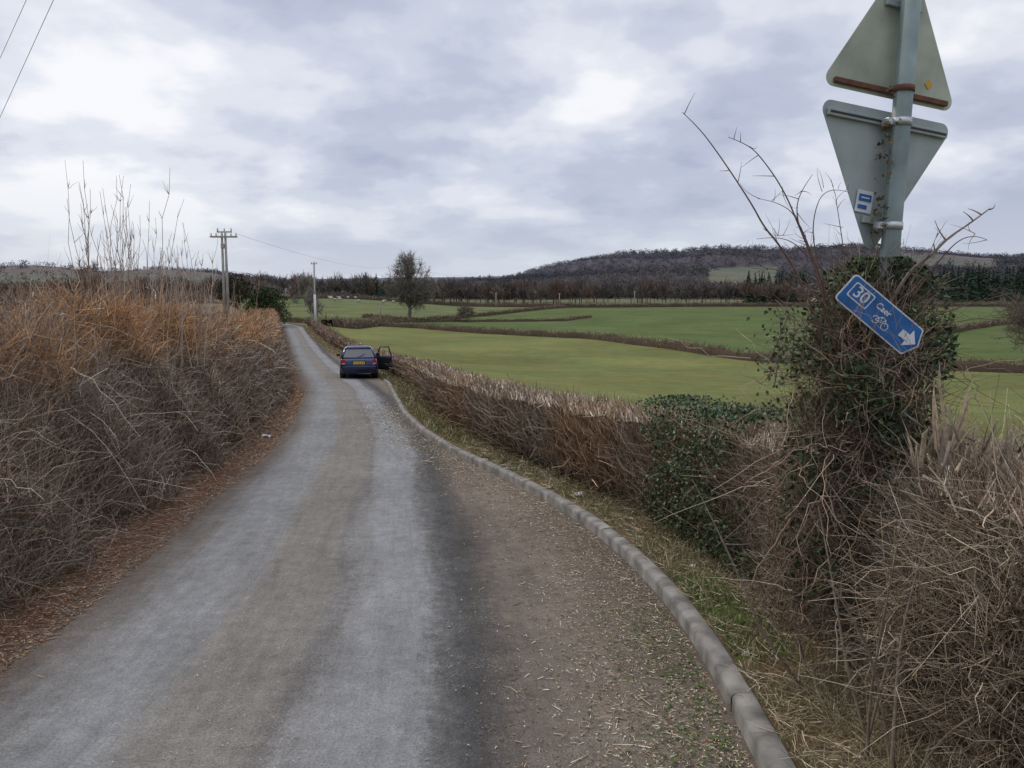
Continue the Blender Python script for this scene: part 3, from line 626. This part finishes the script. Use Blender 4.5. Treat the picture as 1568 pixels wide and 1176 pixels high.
box('number_plate',(0,-2.115,.74),(.52,.02,.12),M_yel,car); box('plate_recess',(0,-2.10,.75),(.62,.02,.18),M_blk,car); box('front_bumper',(0,2.06,.46),(1.45,.14,.22),M_blue,car,.04)
cyl('wiper',(-.05,-1.95,1.0),(.3,-1.83,1.14),.012,.01,M_blk,car,6)
for i in range(6): box(f'plate_character_{i}',(-.2+i*.08,-2.127,.74),(.03,.004,.06),M_blk,car)
door=empty('open_door'); door.parent=car; door.location=(.86,.78,0); door.rotation_euler=(0,0,R(44))
box('door_panel',(0,-.53,.6),(.07,1.04,.68),M_blue,door,.03); box('door_lining',(-.045,-.53,.6),(.03,.96,.58),M_blk,door,.02)
for i,(a,b_) in enumerate((((0,-1.03,.93),(-.12,-.98,1.38)),((-.12,-.98,1.38),(-.12,-.42,1.38)),((-.12,-.42,1.38),(0,-.05,.93)))): cyl(f'window_frame_{i}',a,b_,.03,.03,M_blk,door,8)
# ------------------------------------------------------------------ sign post and signs
M_galv=simple('galvanised_post',(.20,.25,.235),.6,.2,.3,5,.15); M_back=simple('sign_back',(.34,.385,.365),.6,.1,.2,4)
M_back2=simple('sign_back_algae',(.42,.45,.35),.7,0,.34,3.5); M_rust=simple('rusty_rail',(.15,.065,.04),.9,0,.35,20); M_alu=simple('clamp',(.55,.57,.57),.4,.6,.1)
M_sblue=simple('sign_blue',(.014,.12,.34),.45,0,.3,10); M_sw=simple('sign_white',(.66,.68,.69),.5,0,.15); M_y=simple('yellow_sticker',(.6,.36,.04),.6)
Bp=Vector((1.845,4.1,-.1)); Tp=Vector((1.985,4.1,3.95)); q=(Tp-Bp).normalized()
post=empty('sign_post'); cyl('tube',Bp,Tp,.046,.046,M_galv,post,24)
def onpole(z): return Bp+q*((z-Bp.z)/q.z)
def frame(yaw):
    r=Vector((math.cos(yaw),math.sin(yaw),0)); r=(r-q*r.dot(q)).normalized()
    n=q.cross(r); m=Matrix((( r.x,n.x,q.x),(r.y,n.y,q.y),(r.z,n.z,q.z))).to_4x4(); return m
def rtri(side,rad,up=1):
    h=side*.866; c=[(-side/2,0),(side/2,0),(0,h)]; pts=[]; cen=Vector((0,h/3))
    for i,p_ in enumerate(c):
        p_=Vector(p_); dirc=(cen-p_).normalized(); ctr=p_+dirc*rad*2; a0=math.atan2(-dirc.y,-dirc.x)
        for j in range(7):
            a=a0+R(-60+20*j); pts.append((ctr.x+rad*math.cos(a),(ctr.y+rad*math.sin(a))))
    return [(a,b_*up) for a,b_ in (pts if up>0 else pts[::-1])]
def plate(name,pts,th,mat,parent,y=0):
    n=len(pts); v=[(a,y,b_) for a,b_ in pts]+[(a,y+th,b_) for a,b_ in pts]
    f=[tuple(range(n)),tuple(range(2*n-1,n-1,-1))]+[(i,n+i,n+(i+1)%n,(i+1)%n) for i in range(n)]
    return part(name,v,f,mat,parent)
yaw=R(17); mtx=frame(yaw); nvec=mtx.to_3x3()@Vector((0,1,0)); SD=.85; roll=Matrix.Rotation(R(4),4,'Y'); r3=mtx.to_3x3()@Vector((1,0,0))
e=empty('warning_sign'); e.matrix_world=Matrix.Translation(onpole(2.90)+nvec*.075-r3*.015)@mtx@roll
plate('plate',rtri(SD,.045),.003,M_back2,e); 
plate('face',[(a*.97,b_*.97+.004) for a,b_ in rtri(SD,.045)],.002,M_sw,e,.0045)
box('bottom_rail',(0,-.012,.03),(.70,.02,.026),M_rust,e,.003)
box('top_rail',(0,-.012,.45),(.22,.02,.03),M_back,e,.003)
part('sticker',[(.20,-.004,.11),(.225,-.004,.135),(.25,-.004,.11),(.225,-.004,.085)],[(0,1,2,3)],M_y,e)
e=empty('give_way_sign'); e.matrix_world=Matrix.Translation(onpole(2.835)+nvec*.075-r3*.015)@mtx@roll
plate('plate',rtri(SD,.045,-1),.003,M_back,e); plate('face',[(a*.97,b_*.97-.004) for a,b_ in rtri(SD,.045,-1)],.002,M_sw,e,.0045)
box('top_rail',(0,-.012,-.06),(.74,.02,.035),M_back,e,.003); box('rail_slot',(0,-.0235,-.06),(.72,.003,.010),M_blk,e)
box('bottom_rail',(0,-.012,-.55),(.16,.02,.035),M_back,e,.003)
for i,z in enumerate((2.77,2.26)):
    p_=onpole(z); cyl(f'clamp_{i}',p_-q*.018,p_+q*.018,.051,.051,M_alu,post,24); 
    b2=box(f'clamp_ear_{i}',(0,0,0),(.03,.05,.035),M_alu,post,.003); b2.matrix_world=Matrix.Translation(p_-mtx.to_3x3()@Vector((.065,-.02,0)))@mtx
p_=onpole(2.93); cyl('rust_clamp',p_-q*.015,p_+q*.015,.051,.051,M_rust,post,24)
e=empty('sticker_label'); e.matrix_world=Matrix.Translation(onpole(2.38)+nvec*.068-mtx.to_3x3()@Vector((.125,0,0)))@mtx@Matrix.Rotation(R(6),4,'Y')
box('label',(0,0,0),(.1,.002,.11),M_sw,e); box('label_print_1',(0,-.003,.018),(.075,.002,.035),M_sblue,e); box('label_print_2',(-.01,-.003,-.028),(.055,.002,.02),M_sblue,e); box('label_gap',(0,-.0055,.018),(.05,.002,.006),M_sw,e)
# cycle route sign
SX,SY,SZ=1.70,3.70,CZ-.078
e=empty('cycle_route_sign'); e.matrix_world=Matrix.Translation(Vector((SX,SY,SZ)))@Matrix.Rotation(R(-6),4,'Z')@Matrix.Rotation(R(40),4,'Y')@Matrix.Scale(.9,4)
def rrect(w,h,r,pt=0):
    pts=[]
    for cx,cz,a0 in((w/2-r,-h/2+r,-90),(w/2-r,h/2-r,0),(-w/2+r,h/2-r,90),(-w/2+r,-h/2+r,180)):
        for j in range(5): a=R(a0+22.5*j); pts.append((cx+r*math.cos(a),cz+r*math.sin(a)))
        if pt and cx>0 and cz<0: pts.append((w/2+pt,0))
    return pts
plate('plate',rrect(.46,.165,.02,.03),.003,M_sw,e,0); plate('blue_field',rrect(.445,.150,.016,.028),.002,M_sblue,e,-.003)
plate('route_box_border',rrect(.125,.085,.01),.001,M_sw,e,-.0045) .location=(-.135,0,.012)
plate('route_box',rrect(.112,.072,.008),.001,M_sblue,e,-.006).location=(-.135,0,.012)
def text(name,s,size,loc,parent):
    cu=bpy.data.curves.new(name,'FONT'); cu.body=s; cu.size=size; cu.extrude=.0006; cu.align_x='CENTER'; cu.align_y='CENTER'; cu.offset=.0008; cu.materials.append(M_sw)
    o=bpy.data.objects.new(name,cu); scene.collection.objects.link(o); o.parent=parent; o.location=loc; o.rotation_euler=(R(90),0,0); return o
text('route_number','30',.085,(-.135,-.0075,.012),e); text('destination','Caer',.045,(.0,-.0045,.03),e)
def ring(name,cx,cz,r,w):
    n=28; v=[];f=[]
    for i in range(n):
        a=6.28318*i/n; v+=[(cx+r*math.cos(a),-.0045,cz+r*math.sin(a)),(cx+(r-w)*math.cos(a),-.0045,cz+(r-w)*math.sin(a))]
    for i in range(n): a=2*i;b_=2*((i+1)%n); f.append((a,a+1,b_+1,b_))
    part(name,v,f,M_sw,e)
ox,oz=.0,-.062
ring('bicycle_wheel_1',ox,oz+.03,.020,.004); ring('bicycle_wheel_2',ox+.06,oz+.03,.020,.004)
for i,(a,b_) in enumerate((((0,.03),(.02,.06)),((.02,.06),(.045,.06)),((.045,.06),(.06,.03)),((.02,.06),(.033,.03)),((.033,.03),(.045,.06)),((0,.03),(.033,.03)))):
    cyl(f'bicycle_frame_{i}',(ox+a[0],-.0045,oz+a[1]),(ox+b_[0],-.0045,oz+b_[1]),.002,.002,M_sw,e,6)
part('arrow_head',[(.185,-.0045,.05),(.238,-.0045,0),(.185,-.0045,-.05),(.185,-.0045,-.02),(.14,-.0045,-.02),(.14,-.0045,.02),(.185,-.0045,.02)],[(0,6,1),(1,3,2),(6,3,1),(3,6,5,4)],M_sw,e)
# ------------------------------------------------------------------ ivy & bramble around post
def clear(P,rad=.26):
    # twigs do not grow through the loose sign plate
    return ~((P[:,1]<4.0)&(np.hypot(P[:,0]-SX-.03,P[:,2]-SZ+.02)<rad))
V=B(); N=9500
z=.1+1.85*rng.random(N)**1.05; wr=np.interp(z,[0,.8,1.3,1.7,2.0],[.52,.42,.36,.31,.14]); a=rng.uniform(0,6.28,N); rr_=wr*rng.random(N)**.6
cx=1.84+.035*z-.06; P=np.c_[cx+np.cos(a)*rr_,4.12+np.sin(a)*rr_*.8,z]; P=P[clear(P)]; N=len(P)
V.tubes(P,nrm(rng.normal(size=(N,3))*.7+[-.1,0,.5]),rng.uniform(.08,.3,N),rng.uniform(.003,.006,N),rng.normal(size=(N,3))*.3,4,pal(BR,N,.25)*.85,.05)
N=420; z=rng.uniform(.4,1.6,N); P=np.c_[1.80+rng.normal(size=N)*.2,4.05+rng.normal(size=N)*.12,z]; P=P[clear(P,.36)];N=len(P)
V.tubes(P,nrm(rng.normal(size=(N,3))*.8+[-.25,-.1,.2]),rng.uniform(.25,.5,N),rng.uniform(.004,.008,N),rng.normal(size=(N,3))*.4-[0,0,.4],8,pal([(.38,.31,.22),(.28,.2,.13),(.18,.12,.09)],N,.2),.02)
N=34; P=np.c_[rng.uniform(1.48,1.9,N),np.full(N,3.66)-rng.random(N)*.06,rng.uniform(1.5,1.78,N)]
V.tubes(P,nrm(rng.normal(size=(N,3))*[.7,.05,.3]+[0,0,.8]),rng.uniform(.15,.42,N),rng.uniform(.0025,.0045,N),rng.normal(size=(N,3))*.2*[1,.1,1],8,pal([(.25,.18,.12),(.15,.09,.07)],N,.2),.02)
N=24000; y=rng.uniform(2.6,5.2,N); x=1.95+rng.random(N)*1.9+.1*np.sin(y*6); z=Gz(x,y)+rng.random(N)**.8*(1.12-.1*np.sin(x*5))
V.tubes(np.c_[x,y,z],nrm(rng.normal(size=(N,3))*.7+[-.2,-.1,.6]),rng.uniform(.1,.42,N),rng.uniform(.003,.007,N),rng.normal(size=(N,3))*.3-[0,0,.1],4,pal(BR+[(.42,.36,.27),(.33,.27,.19)],N,.25),.05)
# skirt of dead stems between the post and the road, in front of the broken trunk
N=9000; y=rng.uniform(2.75,3.75,N); x=1.70+.42*rng.random(N)**.8+.06*np.sin(y*9); hm=np.interp(x,[1.6,1.8,2.0],[.55,.95,1.15]); z=Gz(x,y)+rng.random(N)**.8*hm
V.tubes(np.c_[x,y,z],nrm(rng.normal(size=(N,3))*.65+[-.15,-.1,.7]),rng.uniform(.1,.38,N),rng.uniform(.003,.0065,N),rng.normal(size=(N,3))*.3-[0,0,.1],4,pal(BR+[(.42,.36,.27),(.33,.27,.19)],N,.25),.05)
N=800; y=rng.uniform(2.7,4.2,N); x=1.8+rng.random(N)*1.4; z=Gz(x,y)+rng.uniform(.2,1.2,N)
V.tubes(np.c_[x,y,z],nrm(rng.normal(size=(N,3))),rng.uniform(.12,.4,N),rng.uniform(.005,.011,N),rng.normal(size=(N,3))*.15,4,pal([(.45,.38,.27),(.34,.26,.18),(.55,.48,.36)],N,.2),.03,4)
V.build('bramble_bush',M_tw)
IV=B(); N=23000
z=.2+1.9*rng.random(N)**.75; wr=np.interp(z,[0,.8,1.3,1.7,2.0,2.12],[.42,.42,.40,.40,.31,.1]); a=rng.uniform(0,6.28,N); rr_=wr*rng.random(N)**.5; clump=np.sin(a*3+z*5)+np.sin(z*13+a*2)+np.sin(a*5-z*9)*.6
k=clump+.9*(rr_<.16)>.1; cx=1.80+.035*z; P=np.c_[cx+np.cos(a)*rr_,4.1+np.sin(a)*rr_*.8,z][k]; P=P[clear(P,.2)]
IV.leaves(P,rng.uniform(.018,.04,len(P)),pal([(.028,.05,.016),(.042,.072,.022),(.065,.095,.034),(.018,.03,.012)],len(P),.3),np.array([-.2,-.5,.4]))
N=520; i=rng.integers(0,16,N); cxs=rng.uniform(1.3,1.6,16); czs=rng.uniform(1.3,1.95,16)
P=np.c_[cxs[i]+rng.normal(size=N)*.06,3.95+rng.normal(size=N)*.08,czs[i]+rng.normal(size=N)*.06]
IV.leaves(P,rng.uniform(.018,.035,N),pal([(.05,.065,.025),(.08,.09,.04),(.04,.05,.02)],N,.3),np.array([-.2,-.5,.4]))
N=260; z=rng.uniform(2.0,2.95,N); P=np.c_[1.845+.035*z-.075+rng.normal(size=N)*.022,4.07+rng.normal(size=N)*.03,z]; k=rng.random(N)<.2+.4*(np.sin(z*17)>0)
IV.leaves(P[k],rng.uniform(.018,.036,k.sum()),pal([(.05,.06,.02),(.09,.08,.03),(.12,.07,.04)],k.sum(),.25),np.array([-.2,-.6,.2]))
IV.build('ivy',M_leaf)
M_cane=simple('cane_bark',(.16,.095,.072),.6,0,.3,30); M_bark=simple('bark',(.24,.19,.14),.85,0,.35,30,.3)
def W(x,y,z): return (x,y,z+CZ)
br=empty('bramble_canes')
def cane(pts,r,mat=M_cane,tw=9):
    o=stem('cane',pts[::-1],r,mat); o.parent=br
    n=len(pts)
    for _ in range(tw):
        i=rng.integers(0,n-1); t=rng.random(); p_=Vector(pts[i]).lerp(Vector(pts[i+1]),t); d=Vector(rng.normal(size=3)*.6+np.array([0,0,.5])).normalized(); L=rng.uniform(.04,.13)
        o=stem('side_twig',[p_,p_+d*L*.5+Vector(rng.normal(size=3))*.01,p_+d*L],r*.4,mat); o.parent=br
cane([W(.788,3.8,.851),W(.86,3.8,.79),W(.96,3.8,.666),W(1.119,3.8,.442),W(1.19,3.82,.33),W(1.248,3.8,.261),W(1.394,3.85,.078),W(1.55,3.95,-.25)],.006)
cane([W(1.003,3.8,.74),W(1.09,3.8,.71),W(1.158,3.8,.651),W(1.27,3.8,.502),W(1.353,3.8,.322),W(1.469,3.85,.109),W(1.6,3.95,-.25)],.005)
cane([W(1.42,3.85,.577),W(1.38,3.85,.52),W(1.349,3.85,.442),W(1.36,3.85,.35),W(1.402,3.85,.261),W(1.517,3.9,.078),W(1.6,4,-.2)],.005)
cane([W(1.15,3.8,.46),W(1.28,3.8,.44),W(1.36,3.8,.33),W(1.45,3.85,.16),W(1.62,3.95,-.15)],.004)
cane([W(1.18,3.9,.28),W(1.3,3.9,.30),W(1.42,3.9,.22),W(1.55,3.9,.05),W(1.65,3.95,-.2)],.004)
cane([W(1.10,3.9,.20),W(1.2,3.9,.14),W(1.35,3.9,.13),W(1.5,3.9,.0),W(1.65,3.95,-.25)],.004)
cane([W(1.62,3.9,.50),W(1.50,3.9,.54),W(1.44,3.9,.36),W(1.50,3.95,.15),W(1.6,3.98,-.2)],.004)
cane([W(1.55,3.9,.5),W(1.57,3.9,.4),W(1.60,3.9,.25),W(1.66,3.95,.0),W(1.7,3.98,-.3)],.004)
cane([W(2.0,3.8,.30),W(1.97,3.8,.2),W(1.9,3.85,.05),W(1.86,3.95,-.2)],.004)
cane([W(2.236,3.8,.412),W(2.15,3.8,.345),W(2.046,3.8,.276),W(1.98,3.8,.20),W(1.901,3.9,.109),W(1.82,3.98,-.15)],.010,M_bark,14)
cane([W(2.18,3.7,.26),W(2.1,3.7,.3),W(2.0,3.75,.2),W(1.95,3.9,0)],.004,M_cane,6); cane([W(2.25,3.6,.02),W(2.12,3.7,-.02),W(1.98,3.9,-.12)],.004)
for _ in range(24):
    x=rng.uniform(1.35,2.0); y=rng.uniform(3.95,4.3); z=rng.uniform(-.35,.0); L=rng.uniform(.12,.35); d=Vector((rng.normal()*.5-.1,rng.normal()*.2,1)).normalized()
    p_=Vector((x,y,z+CZ)); cane([p_+d*L+Vector((rng.normal()*.05,0,-.03)),p_+d*L*.6+Vector(rng.normal(size=3))*.03,p_+d*L*.3,p_-d*.2],rng.uniform(.0025,.0045),M_cane,5)
for _ in range(34):
    x=rng.uniform(1.5,2.9); y=rng.uniform(3.0,4.2); g=float(Gz(x,y)); d=Vector((rng.normal()*.35-.05,rng.normal()*.3,1)).normalized(); L=rng.uniform(.8,1.2)
    p_=Vector((x,y,g)); cane([p_+d*L+Vector((rng.normal()*.1,0,0)),p_+d*L*.66+Vector(rng.normal(size=3))*.05,p_+d*L*.33+Vector(rng.normal(size=3))*.04,p_],rng.uniform(.005,.010),M_bark,8)
# broken, flailed trunk: a few thin stems shattered into pale splinters
M_wood=simple('split_wood',(.50,.39,.26),.85,0,.4,35,.4); bs=empty('broken_tree_stump')
for (sx_,sy_,zt,rt,ns,hm) in ((1.95,3.52,1.30,.045,13,.36),(2.05,3.58,1.22,.03,8,.24),(2.13,3.50,1.15,.035,9,.22),(1.88,3.62,1.20,.025,6,.2)):
    lx=rng.normal()*.06
    stem('trunk',[(sx_+lx*2,sy_,.2),(sx_+lx,sy_+.03,.7),(sx_-.01,sy_,zt-.05),(sx_,sy_,zt+.03)],rt*1.3,M_bark).parent=bs
    for i in range(ns):
        a=rng.uniform(0,6.28); r_=rng.uniform(.2,1.)*rt; h=rng.uniform(.3,1.)*hm*(1 if rng.random()<.4 else .6); bx=sx_+math.cos(a)*r_; by=sy_+math.sin(a)*r_
        d=Vector((math.cos(a)*.25+rng.normal()*.14,math.sin(a)*.2,1)).normalized(); w=rng.uniform(.003,.011); p_=Vector((bx,by,zt-.08))
        s1=Vector((math.cos(a+1.57),math.sin(a+1.57),0))*w; s2=Vector((math.cos(a),math.sin(a),0))*w*.5; t_=p_+d*(h+.08)
        v=[p_-s1-s2,p_+s1-s2,p_+s1+s2,p_-s1+s2]; m_=p_+d*(h+.08)*rng.uniform(.6,.85)+Vector((rng.normal()*.012,0,0)); v+=[m_-s1*.7-s2,m_+s1*.6-s2,m_+s1*.6+s2,m_-s1*.7+s2,t_+Vector((rng.normal()*.01,0,0))]
        part('splinter',v,[(0,1,5,4),(1,2,6,5),(2,3,7,6),(3,0,4,7),(4,5,8),(5,6,8),(6,7,8),(7,4,8)],M_wood,bs)
for i in range(46):
    x=rng.uniform(1.86,2.35); y=rng.uniform(3.2,3.6); z=rng.uniform(1.02,1.34)-.3*(x-1.86); p_=Vector((x,y,z)); d=Vector(rng.normal(size=3)*.6+np.array([-.1,0,.5])).normalized(); L=rng.uniform(.08,.22)
    cyl('flailed_branch',p_,p_+d*L,rng.uniform(.005,.011),rng.uniform(.001,.005),M_wood if i%3==0 else M_bark,bs,7)
# scraps of rubbish
M_pap=simple('paper_scrap',(.6,.62,.65),.6)
def scrap(x,y,s):
    g=float(Gz(x,y))+.02; n=5; v=[(x+(i/(n-1)-.5)*s,y+(j/(n-1)-.5)*s*.7,g+rng.random()*s*.4) for i in range(n) for j in range(n)]
    part('rubbish',v,[(i*n+j,i*n+j+1,(i+1)*n+j+1,(i+1)*n+j) for i in range(n-1) for j in range(n-1)],M_pap)
scrap(.78,9.2,.10); scrap(-4.75,15.2,.16); scrap(1.45,6.2,.05)
# ------------------------------------------------------------------ world
w=bpy.data.worlds.new('World'); scene.world=w; w.use_nodes=True; nt=w.node_tree; bg=nt.nodes['Background']
sun_el,sun_az=R(42),R(-40)
sky=nd(nt,'ShaderNodeTexSky',sky_type='NISHITA'); sky.sun_disc=False; sky.sun_elevation=sun_el; sky.sun_rotation=sun_az
sc=nd(nt,'ShaderNodeVectorMath',operation='SCALE'); nt.links.new(sky.outputs[0],sc.inputs[0]); sc.inputs['Scale'].default_value=.09
tc=nd(nt,'ShaderNodeTexCoord'); sp=nd(nt,'ShaderNodeSeparateXYZ'); nt.links.new(tc.outputs['Generated'],sp.inputs[0])
zz=math2(nt,'ADD',math2(nt,'MAXIMUM',sp.outputs[2],0.0),.28)
cb=nd(nt,'ShaderNodeCombineXYZ'); nt.links.new(math2(nt,'DIVIDE',sp.outputs[0],zz),cb.inputs[0]); nt.links.new(math2(nt,'DIVIDE',sp.outputs[1],zz),cb.inputs[1])
n1=noise(nt,cb.outputs[0],1.5,6,.5); mp=nd(nt,'ShaderNodeMapping'); mp.inputs['Location'].default_value=(7.3,3.1,0); nt.links.new(cb.outputs[0],mp.inputs[0])
n2=noise(nt,mp.outputs[0],3.8,6,.52); n3=noise(nt,mp.outputs[0],.6,3,.5)
nn=math2(nt,'ADD',math2(nt,'MULTIPLY',n1,.55),math2(nt,'ADD',math2(nt,'MULTIPLY',n2,.19),math2(nt,'MULTIPLY',n3,.26)))
# brighter towards the veiled sun (upper left), greyer away from it
dt=nd(nt,'ShaderNodeVectorMath',operation='DOT_PRODUCT'); nt.links.new(tc.outputs['Generated'],dt.inputs[0]); dt.inputs[1].default_value=(math.sin(sun_az)*math.cos(sun_el),math.cos(sun_az)*math.cos(sun_el),math.sin(sun_el))
nn=math2(nt,'ADD',nn,mrange(nt,dt.outputs['Value'],.45,.95,-.015,.04))
cr=nd(nt,'ShaderNodeValToRGB'); nt.links.new(nn,cr.inputs[0]); cr.color_ramp.interpolation='EASE'
st=[(.425,(.43,.47,.62)),(.475,(.52,.56,.70)),(.512,(.62,.66,.775)),(.55,(.76,.79,.875)),(.605,(.96,.965,1.0))]
while len(cr.color_ramp.elements)<len(st): cr.color_ramp.elements.new(.5)
for e_,(q_,c) in zip(cr.color_ramp.elements,st): e_.position=q_; e_.color=(*c,1)
hm=nd(nt,'ShaderNodeMixRGB'); hm.inputs[2].default_value=(.64,.69,.78,1); nt.links.new(cr.outputs[0],hm.inputs[1])
nt.links.new(mrange(nt,sp.outputs[2],0,.14,.8,0),hm.inputs[0])
mx=nd(nt,'ShaderNodeMixRGB'); mx.inputs[0].default_value=.94; nt.links.new(sc.outputs[0],mx.inputs[1]); nt.links.new(hm.outputs[0],mx.inputs[2])
v2=nd(nt,'ShaderNodeVectorMath',operation='SCALE'); nt.links.new(mx.outputs[0],v2.inputs[0]); nt.links.new(mrange(nt,sp.outputs[2],.4,1,1,1.9),v2.inputs['Scale'])
nt.links.new(v2.outputs[0],bg.inputs[0]); bg.inputs[1].default_value=1.0
sl=bpy.data.lights.new('sun','SUN'); sl.energy=1.5; sl.angle=R(12); sl.color=(1,.90,.76); so=bpy.data.objects.new('sun',sl); scene.collection.objects.link(so)
dv=Vector((math.sin(sun_az)*math.cos(sun_el),math.cos(sun_az)*math.cos(sun_el),math.sin(sun_el))); so.rotation_euler=dv.to_track_quat('Z','Y').to_euler()
# ------------------------------------------------------------------ camera
cam=bpy.data.cameras.new('camera'); cam.sensor_width=36; cam.lens=28.01; cam.clip_end=12000; cam.clip_start=.05
co=bpy.data.objects.new('camera',cam); scene.collection.objects.link(co); co.location=(0,0,CZ); co.rotation_euler=(R(90-6.2),0,0); scene.camera=co
scene.view_settings.view_transform='Standard'; scene.view_settings.look='None'; scene.view_settings.exposure=0
